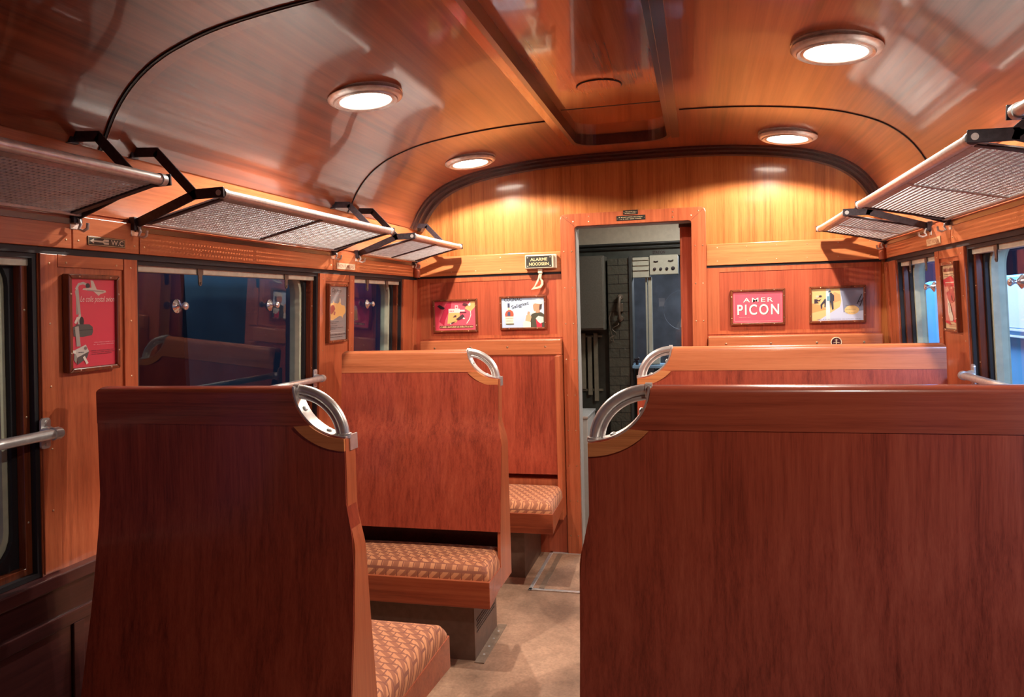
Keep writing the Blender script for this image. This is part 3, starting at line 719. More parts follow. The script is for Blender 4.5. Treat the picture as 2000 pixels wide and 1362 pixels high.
# benches fixed to the end wall
def end_bench(s, xa, xw, label):
    root = thing('end_bench', label, 'bench', ((xa+xw)/2, 4.3, 0), 'benches against the end wall')
    lo, hi = min(xa, xw), max(xa, xw)
    bm = B((lo, hi, 4.520, 4.58, 1.262, 1.362)); tr = obj('top_rail', bm, w_rail, root, bevel=.008, seg=3)
    each_screw(tr, [(lo+.10+(hi-lo-.2)*i/3, 4.520, 1.315) for i in range(4)], (0, -1, 0), .007)
    bm = bmesh.new()
    rows = [(1.262, 4.526), (1.0, 4.515), (.8, 4.500), (.66, 4.480), (.56, 4.462), (.53, 4.462)]
    vs = [[bm.verts.new((x, y, z)) for x, y in ((lo+.03, y_), (hi-.03, y_), (hi-.03, 4.579), (lo+.03, 4.579))] for z, y_ in rows]
    for p, q in zip(vs, vs[1:]):
        for i in range(4): j = (i+1) % 4; bm.faces.new((p[i], p[j], q[j], q[i]))
    bm.faces.new(vs[0]); bm.faces.new(vs[-1][::-1]); smooth_tubes(obj('back_panel', bm, w_bench, root), 40)
    obj('lower_rail', B((lo+.03, hi-.03, 4.50, 4.579, .40, .495)), w_plank, root)
    for x0, x1 in ((lo, lo+.03), (hi-.03, hi)): obj('end_board', B((x0, x1, 4.455, 4.58, .25, 1.262)), w_plank, root, bevel=.003)
    fl = .018*(-s); e = hi if s < 0 else lo; w = lo if s < 0 else hi
    bm = bmesh.new(); hexa(bm, [(w, 4.50, .33), (e, 4.50, .33), (e+fl, 4.03, .29), (w, 4.03, .29), (w, 4.50, .39), (e, 4.50, .39), (e+fl, 4.03, .405), (w, 4.03, .405)])
    obj('seat_box', bm, w_seat, root, bevel=.003)
    bm = bmesh.new(); cushion(bm, lo+.004, hi-.004, 4.038, 4.50, .402, .470, .018, -1); smooth_tubes(obj('cushion', bm, m_moq, root), 60)
    bx = sorted((e+s*.17, w)); obj('base', B((bx[0], bx[1], 4.12, 4.57, 0, .31)), m_base, root)
end_bench(-1, -.442, -1.365, 'end-wall bench with patterned seat beneath the two framed adverts by the alarm')
eb = end_bench(1, .433, 1.375, 'end-wall bench back with a round emblem, beneath the AMER PICON advert')
em = thing('round_emblem', 'small round dark emblem with a pale rim on the end bench rail', 'emblem', (1.130, 4.518, 1.285))
bm = bmesh.new(); lathe(bm, [(.027, 0), (.027, .002)], (1.130, 4.519, 1.316), (0, -1, 0), 28); obj('disc', bm, plain('emblem_dark', (.06, .012, .02), .4), em)
bm = bmesh.new(); tube(bm, [(1.130+.027*math.cos(a*PI/16), 4.518, 1.316+.027*math.sin(a*PI/16)) for a in range(33)], .0028, 8, False)
bar(bm, (1.13, 4.5165, 1.302), (1.13, 4.5165, 1.336), .004, .001); bar(bm, (1.122, 4.5165, 1.329), (1.138, 4.5165, 1.329), .0025, .001)
bar(bm, (1.113, 4.5165, 1.312), (1.130, 4.5165, 1.318), .0025, .001); bar(bm, (1.147, 4.5165, 1.312), (1.130, 4.5165, 1.318), .0025, .001)
obj('rim', bm, m_creamplate, em)

# ------------------------------------------------------------------ flat prints and lettering
def text_polys(s, size, bold=0.0, shear=0.0, space=1.0):
    cu = bpy.data.curves.new('t', 'FONT'); cu.body = s; cu.size = size; cu.offset = bold*size; cu.resolution_u = 4; cu.shear = shear; cu.space_character = space
    cu.align_x = 'CENTER'; cu.align_y = 'CENTER'
    o = bpy.data.objects.new('t', cu); COL.objects.link(o); dg = bpy.context.evaluated_depsgraph_get()
    me = bpy.data.meshes.new_from_object(o.evaluated_get(dg)); vs = [(v.co.x, v.co.y) for v in me.vertices]; fs = [list(p.vertices) for p in me.polygons]
    bpy.data.objects.remove(o); bpy.data.curves.remove(cu); bpy.data.meshes.remove(me); return vs, fs
class Print:
    """Artwork drawn in a w x h rectangle (origin lower-left corner); each new colour sits a hair above the last."""
    def __init__(s, w, h): s.w, s.h, s.items, s.lay = w, h, [], 0
    def poly(s, pts, col): s.lay += 1; s.items.append(([(x*s.w, y*s.h) for x, y in pts], [list(range(len(pts)))], col, s.lay)); return s
    def rect(s, x0, y0, x1, y1, col): return s.poly([(x0, y0), (x1, y0), (x1, y1), (x0, y1)], col)
    def ell(s, cx, cy_, rx, ry, col, n=20, rot=0):
        c_, s_ = math.cos(rot), math.sin(rot); k_ = s.w/s.h; out = []
        for i in range(n):
            a = 2*PI*i/n; x, y = rx*math.cos(a), ry*math.sin(a)/k_
            out.append((cx+x*c_-y*s_, cy_+(x*s_+y*c_)*k_))
        return s.poly(out, col)
    def line(s, pts, wd, col):
        P_ = [Vector((x*s.w, y*s.h)) for x, y in pts]; L_, R_ = [], []
        for i, p in enumerate(P_):
            t = (P_[min(i+1, len(P_)-1)]-P_[max(i-1, 0)]).normalized(); n = Vector((-t.y, t.x))*wd*s.w/2; L_.append(p+n); R_.append(p-n)
        s.lay += 1; vs = [tuple(p) for p in L_]+[tuple(p) for p in R_]; n = len(P_)
        s.items.append((vs, [[i, i+1, n+i+1, n+i] for i in range(n-1)], col, s.lay)); return s
    def text(s, t, cx, cy_, wd, col, hgt=None, bold=0, shear=0, rot=0, space=1):
        vs, fs = text_polys(t, 1, bold, shear, space)
        xs = [v[0] for v in vs]; ys = [v[1] for v in vs]; W_, H_ = max(xs)-min(xs), max(ys)-min(ys); mx_, my = (max(xs)+min(xs))/2, (max(ys)+min(ys))/2
        kx = wd*s.w/W_; ky = kx if hgt is None else hgt*s.h/H_; c_, s_ = math.cos(rot), math.sin(rot); out = []
        for x, y in vs:
            x, y = (x-mx_)*kx, (y-my)*ky; out.append((cx*s.w+x*c_-y*s_, cy_*s.h+x*s_+y*c_))
        s.lay += 1; s.items.append((out, fs, col, s.lay)); return s
    def small(s, x0, x1, y, h, col, seed=1):
        """a line of unreadably small print: broken ticks"""
        rnd = random.Random(seed); x = x0; s.lay += 1; vs, fs = [], []
        while x < x1:
            w = rnd.uniform(.004, .016)*(.6+h*8)
            if rnd.random() > .16:
                hh = h*rnd.uniform(.55, 1); i = len(vs)
                vs += [(x*s.w, y*s.h), ((x+w*.75)*s.w, y*s.h), ((x+w*.75)*s.w, (y+hh)*s.h), (x*s.w, (y+hh)*s.h)]; fs.append([i, i+1, i+2, i+3])
            x += w
        s.items.append((vs, fs, col, s.lay)); return s
    def build(s, name, parent, origin, right, up, eps=.00012, extra=None):
        right, up = Vector(right).normalized(), Vector(up).normalized(); n = right.cross(up)
        bm = bmesh.new(); mats, idx = [], {}
        o = Vector(origin)
        for vs, fs, col, lay in s.items:
            m = paint(col) if not isinstance(col, bpy.types.Material) else col
            if m.name not in idx: idx[m.name] = len(mats); mats.append(m)
            bv = [bm.verts.new(o+right*x+up*y+n*eps*lay) for x, y in vs]
            for f in fs:
                try: ff = bm.faces.new([bv[i] for i in f]); ff.material_index = idx[m.name]
                except ValueError: pass
        me = bpy.data.meshes.new(name); ob = bpy.data.objects.new(name, me); COL.objects.link(ob)
        if parent: ob.parent = parent; off = world_loc(parent)
        else: ob.location = origin; off = o
        bmesh.ops.translate(bm, verts=bm.verts[:], vec=-off); bm.to_mesh(me); bm.free()
        for m in mats: me.materials.append(m)
        return ob
def framed(pr, origin, right, up, label, fw=.012, depth=.020, cat='poster', name='framed_poster'):
    """origin: lower-left outer corner of the frame on the wall; the print sits in a moulded wooden frame."""
    right, up = Vector(right).normalized(), Vector(up).normalized(); n = right.cross(up); W, H = pr.w+2*fw, pr.h+2*fw; o = Vector(origin)
    root = thing(name, label, cat, tuple(o+right*W/2), None)
    f3 = lambda u, v, t: tuple(o+right*u+up*v+n*t)
    bm = bmesh.new(); segs = [((0, 0), (W, 0), (W-fw, fw), (fw, fw)), ((W, 0), (W, H), (W-fw, H-fw), (W-fw, fw)), ((W, H), (0, H), (fw, H-fw), (W-fw, H-fw)), ((0, H), (0, 0), (fw, fw), (fw, H-fw))]
    for q in segs: prism(bm, q, f3, 0, depth)
    fr = obj('frame', bm, w_frame, root, bevel=.0035, seg=3)
    P_ = []
    for u in (W*.2, W*.8): P_ += [f3(u, fw*.5, depth), f3(u, H-fw*.5, depth)]
    for v in (H*.2, H*.8): P_ += [f3(fw*.5, v, depth), f3(W-fw*.5, v, depth)]
    each_screw(fr, P_, n, .0028)
    bm = bmesh.new(); prism(bm, [(fw*.6, fw*.6), (W-fw*.6, fw*.6), (W-fw*.6, H-fw*.6), (fw*.6, H-fw*.6)], f3, .001, depth-.010); obj('backing', bm, m_creamplate, root)
    pr.build('print', root, f3(fw, fw, depth-.0095), right, up)
    return root
RED, RED2, WHT, BLK, GRY, YEL, BLU = (.72, .06, .10), (.48, .02, .06), (.85, .80, .72), (.02, .02, .022), (.30, .28, .26), (.80, .48, .18), (.42, .52, .78)
# 1 parcel poster
p = Print(.170, .262)
p.rect(0, 0, 1, 1, (.70, .045, .085))
p.rect(.12, .60, .16, .92, GRY).poly([(.10, .86), (.17, .93), (.22, .60), (.17, .60)], (.42, .38, .34))
p.line([(.12, .88), (.18, .94), (.28, .955), (.38, .93)], .045, (.55, .48, .44)).ell(.38, .925, .05, .03, BLK)
p.poly([(.26, .88), (.50, .865), (.62, .81), (.66, .83), (.80, .855), (.78, .875), (.58, .885), (.50, .985), (.44, .99), (.46, .905), (.28, .895)], (.62, .50, .44))
p.line([(.36, .875), (.74, .86)], .02, (.36, .22, .20))
p.text('Le colis postal avion', .60, .765, .78, (.88, .62, .58), hgt=.085, shear=.25)
p.poly([(.22, .60), (.17, .60), (.14, .52), (.16, .46), (.20, .48)], (.55, .5, .45)).line([(.09, .50), (.14, .56), (.21, .555), (.26, .50)], .05, (.70, .62, .56)).ell(.23, .52, .05, .055, BLK)
p.poly([(.05, .355), (.04, .46), (.10, .475), (.12, .49), (.40, .485), (.47, .455), (.48, .40), (.45, .36), (.25, .345)], (.085, .085, .08)).line([(.06, .42), (.47, .425)], .012, (.03, .03, .03))
p.poly([(.08, .46), (.16, .47), (.20, .24), (.11, .24)], (.40, .37, .34))
p.poly([(.06, .20), (.31, .255), (.38, .175), (.12, .115)], (.62, .58, .54)).poly([(.06, .20), (.12, .115), (.10, .045), (.05, .09)], (.32, .30, .28)).poly([(.12, .115), (.38, .175), (.33, .10), (.12, .03)], (.10, .09, .09))
p.line([(.0, .19), (.09, .175)], .05, WHT).line([(.26, .12), (.34, .035)], .05, WHT).ell(.30, .215, .035, .02, (.2, .18, .18)).small(.14, .26, .165, .012, BLK, 3)
p.small(.48, .97, .27, .010, (.85, .35, .40), 4).small(.48, .95, .245, .010, (.85, .35, .40), 5)
p.small(.42, .97, .175, .011, (.16, .03, .05), 6).small(.42, .97, .155, .011, (.16, .03, .05), 7).small(.42, .90, .135, .011, (.16, .03, .05), 8)
s = -1; upv = Vector((s*-.0565, 0, 1)) if False else Vector((wx(s, 2)-wx(s, 1), 0, 1))
framed(p, (wx(-1, 1.414, .001), 1.789, 1.414), (0, 1, 0), upv, 'red poster with a strapped suitcase and parcel, below the W.C. plate', fw=.014, depth=.026)
# 2 grey poster
p = Print(.184, .268)
p.rect(0, 0, 1, 1, (.28, .26, .26)).text('Op reis', .42, .92, .56, BLK, hgt=.10, shear=.3, bold=.01).small(.05, .92, .825, .012, (.45, .25, .24), 2)
p.poly([(.02, .38), (.0, .58), (.08, .68), (.22, .70), (.24, .74), (.27, .70), (.50, .68), (.58, .72), (.60, .79), (.66, .76), (.66, .68), (.72, .655), (.90, .64), (.96, .56), (.94, .50), (.82, .455), (.78, .40), (.72, .44), (.60, .45), (.20, .37)], (.80, .47, .16))
p.poly([(.06, .50), (.05, .60), (.14, .66), (.28, .65), (.34, .58), (.24, .52), (.14, .48)], (.42, .09, .06)).poly([(.24, .48), (.30, .54), (.36, .52), (.32, .46)], (.42, .09, .06)).ell(.62, .74, .02, .045, WHT)
for i, y in enumerate((.335, .305, .262, .225, .20)): p.small(.08, (.55, .42, .46, .80, .35)[i], y, .014, (.05, .05, .06), 10+i)
p.rect(.04, .130, .92, .140, (.62, .60, .58)).small(.04, .95, .09, .022, BLK, 20).small(.04, .80, .05, .012, BLK, 21)
framed(p, (wx(-1, 1.414, .001), 3.362, 1.414), (0, 1, 0), upv, 'narrow grey poster with a yellow figure, beneath the NON FUMEURS plate', fw=.014, depth=.026)
# 3 red lion poster on the far pilaster of the bright side
p = Print(.160, .262)
p.rect(0, 0, 1, 1, (.78, .58, .34)).rect(0, .10, 1, .72, (.74, .28, .22)).small(.04, .96, .90, .075, (.25, .05, .05), 31).small(.12, .92, .855, .014, BLK, 32).small(.12, .92, .825, .010, BLK, 33)
p.poly([(0, .70), (0, .78), (.45, .82), (.62, .83), (1, .75), (1, .70)], (.62, .04, .06)).rect(.10, .665, .96, .70, (.55, .03, .05)).rect(.16, .725, .9, .735, WHT)
for i in range(9): p.ell(.2+.08*i, .60-.05*math.sin(i*1.7), .05, .03, (.55, .05, .06) if i % 2 else (.85, .42, .30))
p.ell(.60, .52, .28, .11, (.60, .10, .10)).poly([(.30, .48), (.46, .40), (.68, .16), (.60, .12), (.42, .12), (.30, .22)], (.86, .80, .66)).line([(.36, .40), (.44, .32), (.42, .24)], .03, BLK).line([(.52, .34), (.56, .26)], .03, BLK)
p.line([(.68, .44), (.64, .52)], .05, BLK).poly([(.0, .12), (.32, .12), (.5, .06), (.12, .08)], (.70, .04, .07)).poly([(.66, .14), (.96, .14), (.80, .09)], (.70, .04, .07)).small(.3, .9, .055, .014, (.3, .1, .05), 34).small(.3, .9, .03, .010, (.3, .1, .05), 35)
upr = Vector((wx(1, 2)-wx(1, 1), 0, 1))
framed(p, (wx(1, 1.414, .001), 3.546, 1.414), (0, -1, 0), upr, 'narrow cream and red poster hanging between the two blue-lit windows', fw=.014, depth=.026)
# 4-7 landscape adverts on the end wall
X0 = YE-.004
def land(p, x, z, label): return framed(p, (x, X0, z), (1, 0, 0), (0, 0, 1), label, fw=.014, depth=.022)
p = Print(.272, .184)
p.rect(0, 0, 1, 1, (.74, .10, .15)).poly([(0, .0), (0, 1), (.22, 1), (.10, .5), (.08, 0)], (.70, .05, .10)).poly([(.10, .30), (.30, .95), (.42, 1), (.40, .8), (.25, .35), (.22, .15)], (.42, .015, .05))
p.poly([(.34, .62), (.60, .66), (.62, .50), (.52, .26), (.30, .22)], (.80, .46, .16)).poly([(.88, .62), (.74, .75), (.90, 1), (1, 1), (1, .80)], (.78, .45, .17))
p.rect(.34, .60, .62, .74, (.86, .64, .60)).rect(.60, .64, .74, .70, (.86, .70, .66)).rect(.50, .72, .58, .86, (.84, .55, .55)).rect(.52, .76, .56, .82, (.6, .1, .14))
for x in (.37, .41, .45): p.rect(x, .64, x+.02, .68, (.6, .1, .14))
p.poly([(.06, .84), (.12, .89), (.25, .78), (.22, .72), (.14, .74)], (.03, .02, .03)).poly([(.68, .86), (.72, .94), (.80, .91), (.84, .85), (.76, .82)], (.12, .03, .04)).poly([(.82, .86), (.88, .96), (.89, .86), (.86, .82)], WHT)
p.line([(.62, .605), (.78, .61)], .022, (.10, .03, .05)).poly([(.44, .44), (.50, .52), (.54, .50), (.52, .45)], (.10, .04, .05)).poly([(.52, .38), (.66, .52), (.68, .56), (.72, .50), (.74, .42), (.66, .38), (.58, .34)], (.08, .04, .05)).ell(.715, .40, .028, .028, WHT)
p.poly([(.34, .22), (.46, .29), (.52, .30), (.42, .22)], (.08, .04, .05)).ell(.385, .215, .022, .022, WHT).line([(.88, .66), (.89, .52), (.85, .36), (.78, .22)], .018, WHT)
p.rect(.11, .075, .94, .155, (.09, .03, .02)).small(.13, .93, .085, .060, (.78, .52, .26), 40)
land(p, -1.285, 1.414, 'red framed advert with a racing machine on the end wall, beside the corner post')
p = Print(.272, .184)
p.rect(0, 0, 1, 1, (.50, .62, .82)).rect(.72, .4, 1, 1, (.60, .70, .86)).text('COGNAC', .27, .955, .42, BLK, hgt=.115, bold=.01).text('Salignac', .44, .745, .42, BLK, hgt=.16, rot=.25, bold=.012)
p.poly([(.08, .36), (.27, .36), (.28, .46), (.26, .55), (.20, .61), (.16, .61), (.10, .55), (.07, .46)], (.50, .10, .05)).rect(.145, .60, .185, .68, (.80, .58, .38)).rect(.14, .68, .19, .83, (.05, .06, .12)).poly([(.13, .40), (.20, .40), (.20, .54), (.14, .54)], (.08, .08, .16))
p.poly([(.08, .14), (.27, .14), (.27, .38), (.07, .38)], (.84, .72, .58)).small(.09, .26, .30, .03, (.5, .2, .16), 50).small(.10, .25, .22, .02, (.5, .2, .16), 51).rect(.09, .10, .28, .14, (.14, .11, .06))
p.poly([(.66, 0), (.65, .30), (.72, .46), (.82, .50), (.93, .50), (1, .42), (1, 0)], (.075, .07, .045)).poly([(.82, 0), (.80, .30), (.86, .34), (.94, .30), (.94, 0)], (.70, .03, .06)).poly([(.84, .20), (.80, .30), (.86, .38), (.98, .34), (.98, .16), (.90, .12)], (.80, .76, .66))
p.poly([(.75, .60), (.74, .74), (.78, .80), (.90, .80), (.90, .50), (.82, .48), (.77, .54)], (.80, .28, .16)).poly([(.88, .56), (.90, .80), (.95, .80), (.94, .62)], (.06, .04, .04)).poly([(.72, .78), (.78, .92), (.88, .97), (.96, .90), (.98, .80), (.92, .77), (.80, .80)], (.88, .80, .68))
p.line([(.66, .46), (.80, .52)], .04, WHT).poly([(.54, .12), (.58, .40), (.64, .46), (.70, .36), (.66, .12)], (.78, .42, .24)).poly([(.50, 0), (.50, .18), (.56, .22), (.68, .18), (.68, 0)], (.84, .80, .68)).poly([(.60, .44), (.62, .54), (.67, .52), (.66, .44)], (.80, .34, .2))
land(p, -.838, 1.422, 'pale blue framed cognac advert below the alarm handle')
p = Print(.275, .180)
p.rect(0, 0, 1, 1, (.74, .09, .14)).line([(.03, .05), (.97, .05), (.97, .95), (.03, .95), (.03, .05)], .006, (.84, .45, .42))
for (t, x, y, w, h) in (('AMER', .51, .73, .60, .14), ('PICON', .51, .42, .84, .34)):
    p.text(t, x+.008, y-.014, w, (.06, .02, .02), hgt=h, bold=(.004 if t == 'AMER' else .016), space=1.25).text(t, x, y, w, (.92, .86, .72), hgt=h, bold=(.004 if t == 'AMER' else .016), space=1.25)
p.small(.12, .36, .17, .010, (.85, .5, .4), 60).small(.5, .7, .06, .010, (.4, .02, .05), 61)
land(p, .562, 1.421, 'red framed advert lettered AMER PICON on the end wall')
p = Print(.272, .182)
p.rect(0, 0, 1, 1, (.56, .60, .78)).poly([(0, 0), (.12, 0), (.55, .42), (.58, .60), (.55, 1), (0, 1)], (.80, .52, .22)).poly([(0, .25), (.0, .55), (.15, .50), (.30, .35)], (.80, .33, .12)).poly([(.42, .55), (.56, .62), (.56, .80), (.44, .90), (.38, .70)], (.82, .36, .16))
p.poly([(.28, 0), (.36, 0), (.36, 1), (.28, 1)], (.66, .70, .74)).poly([(.55, 1), (.60, .6), (.62, .25), (1, .30), (1, 1)], (.24, .26, .36))
p.ell(.78, .32, .14, .14, (.78, .52, .22)).small(.66, .84, .45, .03, (.2, .15, .1), 70).small(.66, .86, .33, .02, (.2, .15, .1), 71).small(.66, .84, .22, .02, (.2, .15, .1), 72)
p.poly([(.32, .90), (.36, .95), (.38, .90), (.34, .87)], (.05, .10, .16)).poly([(.35, .62), (.34, .84), (.38, .88), (.44, .78), (.44, .62), (.42, .60), (.43, .36), (.40, .33), (.37, .58), (.36, .36)], (.045, .04, .06)).poly([(.30, .62), (.30, .76), (.34, .76), (.34, .84), (.36, .84), (.36, .62)], (.16, .32, .44))
p.poly([(.18, .38), (.17, .50), (.22, .60), (.26, .70), (.28, .66), (.27, .42), (.25, .42), (.25, .56), (.21, .50), (.20, .37)], (.045, .04, .06)).poly([(.05, .54), (.05, .68), (.10, .68), (.14, .64), (.19, .70), (.16, .62), (.10, .62), (.14, .56)], (.05, .03, .05)).ell(.11, .76, .03, .04, (.82, .55, .40)).ell(.17, .77, .03, .03, (.06, .04, .06))
p.line([(.88, .50), (.97, .80)], .018, (.03, .03, .04)).line([(.93, .42), (1.0, .70)], .018, (.03, .03, .04)).line([(.90, .56), (.97, .60)], .012, (.03, .03, .04)).small(.10, .95, .035, .016, (.12, .12, .25), 73)
land(p, .994, 1.423, 'framed advert half in shade, with dark figures on orange and blue')

# ------------------------------------------------------------------ plates and signs
def plate(pr, origin, right, up, label, name, base=m_brass, t=.0025, cat='sign'):
    right, up = Vector(right).normalized(), Vector(up).normalized(); n = right.cross(up); o = Vector(origin)
    root = thing(name, label, cat, tuple(o+right*pr.w/2))
    bm = bmesh.new(); prism(bm, [(0, 0), (pr.w, 0), (pr.w, pr.h), (0, pr.h)], lambda u, v, q: tuple(o+right*u+up*v+n*q), 0, t); obj('plate', bm, base, root, bevel=.0006)
    pr.build('lettering', root, tuple(o+n*(t+.0001)), right, up); return root
BR = (.62, .46, .24)
p = Print(.150, .028); p.rect(.012, .06, .988, .94, BR).rect(.022, .12, .978, .88, (.02, .02, .018))
p.poly([(.05, .5), (.15, .78), (.15, .60), (.38, .60), (.42, .78), (.54, .78), (.54, .24), (.42, .24), (.38, .42), (.15, .42), (.15, .24)], (.66, .58, .46)).line([(.42, .5), (.54, .5)], .012, (.02, .02, .018))
p.text('W.C', .77, .5, .34, (.66, .58, .46), hgt=.56, bold=.01).ell(.035, .5, .008, .008, (.8, .7, .5)).ell(.965, .5, .008, .008, (.8, .7, .5))
plate(p, (wx(-1, 1.790, .0142), 1.872, 1.790), (0, 1, 0), upv, 'small black W.C. plate with an arrow on the belt board', 'toilet_sign', m_plate)
p = Print(.205, .031); p.rect(.0, .0, 1, 1, (.74, .60, .42)).rect(.015, .10, .985, .90, (.80, .66, .48)).text('NON FUMEURS', .5, .5, .84, (.36, .10, .06), hgt=.56, bold=.008).ell(.035, .5, .008, .008, (.3, .2, .1)).ell(.965, .5, .008, .008, (.3, .2, .1))
plate(p, (wx(-1, 1.785, .0142), 3.455, 1.785), (0, 1, 0), upv, 'cream plate lettered NON FUMEURS above the narrow grey poster', 'smoking_sign', m_creamplate)
p = Print(.200, .031); p.rect(.0, .0, 1, 1, (.66, .42, .22)).rect(.015, .10, .985, .90, (.70, .46, .26)).text('NIET ROKEN', .5, .5, .80, (.34, .10, .05), hgt=.56, bold=.008)
plate(p, (wx(1, 1.787, .0142), 3.744, 1.787), (0, -1, 0), upr, 'small no smoking plate above the cream and red poster', 'smoking_sign', m_creamplate)
p = Print(.088, .026); p.rect(0, 0, 1, 1, (.02, .02, .018)).small(.16, .84, .56, .22, (.55, .42, .24), 80).small(.12, .86, .18, .22, (.55, .42, .24), 81).ell(.07, .5, .035, .035, (.75, .6, .38)).ell(.93, .5, .035, .035, (.75, .6, .38))
plate(p, (-.052, YE-.0202, 2.100), (1, 0, 0), (0, 0, 1), 'upper and smaller black plate over the doorway', 'door_plate', m_plate)
p = Print(.172, .028); p.rect(0, 0, 1, 1, (.02, .02, .018)).small(.08, .92, .56, .22, (.55, .42, .24), 82).small(.12, .86, .18, .22, (.55, .42, .24), 83).ell(.03, .4, .018, .018, (.75, .6, .38)).ell(.97, .4, .018, .018, (.75, .6, .38))
plate(p, (-.092, YE-.0202, 2.066), (1, 0, 0), (0, 0, 1), 'lower and wider black plate over the doorway', 'door_plate', m_plate)

# alarm box with its pull
al = thing('alarm_box', 'cream alarm box lettered ALARME NOODSEIN with a hanging pull handle', 'alarm', (-.561, YE-.014, 1.68))
m_alarm = plain('alarm_cream', (.62, .54, .40), .4, noise=.08)
obj('housing', B((-.660, -.462, 4.540, YE-.014, 1.796, 1.884)), m_alarm, al, bevel=.006, seg=3)
obj('cover', B((-.656, -.478, 4.527, 4.541, 1.799, 1.880)), m_alarm, al, bevel=.003)
p = Print(.162, .070); p.rect(0, 0, 1, 1, (.03, .028, .022)).text('ALARME', .5, .70, .66, (.78, .62, .32), hgt=.27, bold=.012).text('NOODSEIN', .5, .30, .76, (.78, .62, .32), hgt=.27, bold=.012)
for x in (.06, .94):
    for y in (.13, .87): p.ell(x, y, .028, .028, (.86, .72, .50))
p.build('lettered_plate', al, (-.650, 4.5268, 1.805), (1, 0, 0), (0, 0, 1))
hd = obj('pull_block', B((-.580, -.553, 4.540, 4.566, 1.768, 1.798)), m_creamplate, al, bevel=.003)
bm = bmesh.new(); yy = 4.548
out = [(-.575, 1.768), (-.556, 1.768), (-.560, 1.735), (-.548, 1.722), (-.548, 1.700), (-.562, 1.680), (-.590, 1.672), (-.628, 1.668), (-.606, 1.692), (-.590, 1.722), (-.582, 1.738)]
inn = [(-.567, 1.742), (-.566, 1.740), (-.567, 1.728), (-.562, 1.718), (-.562, 1.704), (-.571, 1.692), (-.588, 1.686), (-.603, 1.682), (-.592, 1.697), (-.580, 1.716), (-.572, 1.732)]
ring(bm, out, inn, fn_end, yy-.004, yy+.004); obj('pull_handle', bm, m_alarm, al, bevel=.0015)

# floor hatch
ht = thing('floor_hatch', 'metal-edged hatch plate set in the floor before the doorway', 'hatch', (-.2, 4.25, 0))
obj('plate', B((-.54, .16, 3.955, 4.565, 0, .003)), m_floor, ht)
bm = bmesh.new(); box(bm, -.555, .17, 3.940, 3.962, 0, .0065); box(bm, -.555, .17, 4.560, 4.580, 0, .0065); box(bm, -.555, -.535, 3.940, 4.58, 0, .0065); obj('edge_strip', bm, m_alu, ht, bevel=.0015)
bm = bmesh.new(); box(bm, -.500, -.470, 3.97, 4.55, .003, .006); obj('inner_strip', bm, m_flange, ht)

# ------------------------------------------------------------------ the vestibule and cab beyond the doorway
VB = 6.25
struct(obj('wall_vestibule_back', B((-1.3, -.14, VB, VB+.05, 0, 2.4), (.40, 1.3, VB, VB+.05, 0, 2.4), (-.14, .40, VB, VB+.05, 1.945, 2.4), (-.14, .40, VB, VB+.05, 0, 1.02)), m_grey))
struct(obj('wall_vestibule_left', B((-.66, -.62, YE+.1, VB, 0, 2.4)), m_greyd)); struct(obj('wall_vestibule_right', B((1.2, 1.25, YE+.1, VB, 0, 2.4)), m_grey))
struct(obj('ceiling_vestibule', B((-1.3, 1.3, YE+.09, VB+1.6, 2.30, 2.35)), m_cream))
o = struct(obj('trim_70', B((-.62, 1.2, VB-.03, VB, 2.060, 2.30)), m_cream))
bm = bmesh.new(); tube(bm, [(-.62, VB-.05, 2.050), (1.2, VB-.05, 2.050)], .010, 10); tube(bm, [(-.62, VB-.05, 2.022), (1.2, VB-.05, 2.022)], .008, 10)
tag(smooth_tubes(obj('pipe', bm, m_greyd)), 'paired grey pipes along the top of the cab wall seen through the doorway', 'pipe')
p = Print(.105, .036); p.text('STATION', .5, .5, .95, (.03, .008, .008), hgt=.7, bold=.03)
q = p.build('lettering', None, (.018, VB-.0015, 1.957), (1, 0, 0), (0, 0, 1)); tag(q, 'dark lettering above the cream control panel', 'sign')
cb = thing('wall_cupboard', 'grey wall cupboard high beside the doorway', 'cupboard', (-.48, 6.1, 1.355))
obj('body', B((-.60, -.352, 6.02, VB, 1.357, 1.955)), m_cabinet, cb, bevel=.006); obj('door', B((-.60, -.362, 6.006, 6.02, 1.370, 1.942)), m_cabinet, cb, bevel=.004)
bm = bmesh.new()
for i in range(3): box(bm, -.575+.052*i, -.540+.052*i, 6.17, 6.21, .86-.05*i, 1.33-.03*(i % 2))
box(bm, -.575, -.40, 6.20, 6.22, 1.29, 1.31); box(bm, -.575, -.40, 6.20, 6.22, .84, .86)
tag(obj('radiator', bm, m_cream_d := plain('old_cream', (.22, .20, .15), .5, noise=.1), bevel=.004), 'cream ribbed panels below the grey wall cupboard', 'radiator')
# lined column with the telephone
m_col, nt, b = new_mat('grooved_dark_column'); N, L = nt.nodes, nt.links
tc = N.new('ShaderNodeTexCoord'); br = N.new('ShaderNodeTexBrick'); br.inputs['Scale'].default_value = 1; br.inputs['Brick Width'].default_value = 1.3; br.inputs['Row Height'].default_value = .075
br.inputs['Mortar Size'].default_value = .003; br.inputs['Color1'].default_value = (.07, .072, .058, 1); br.inputs['Color2'].default_value = (.095, .095, .075, 1); br.inputs['Mortar'].default_value = (.02, .02, .02, 1)
sp = N.new('ShaderNodeSeparateXYZ'); cb_ = N.new('ShaderNodeCombineXYZ'); L.new(tc.outputs['Object'], sp.inputs[0]); L.new(sp.outputs[0], cb_.inputs[0]); L.new(sp.outputs[2], cb_.inputs[1]); L.new(cb_.outputs[0], br.inputs['Vector'])
L.new(br.outputs[0], b.inputs['Base Color']); ns = N.new('ShaderNodeTexNoise'); ns.inputs['Scale'].default_value = 34; L.new(tc.outputs['Object'], ns.inputs['Vector'])
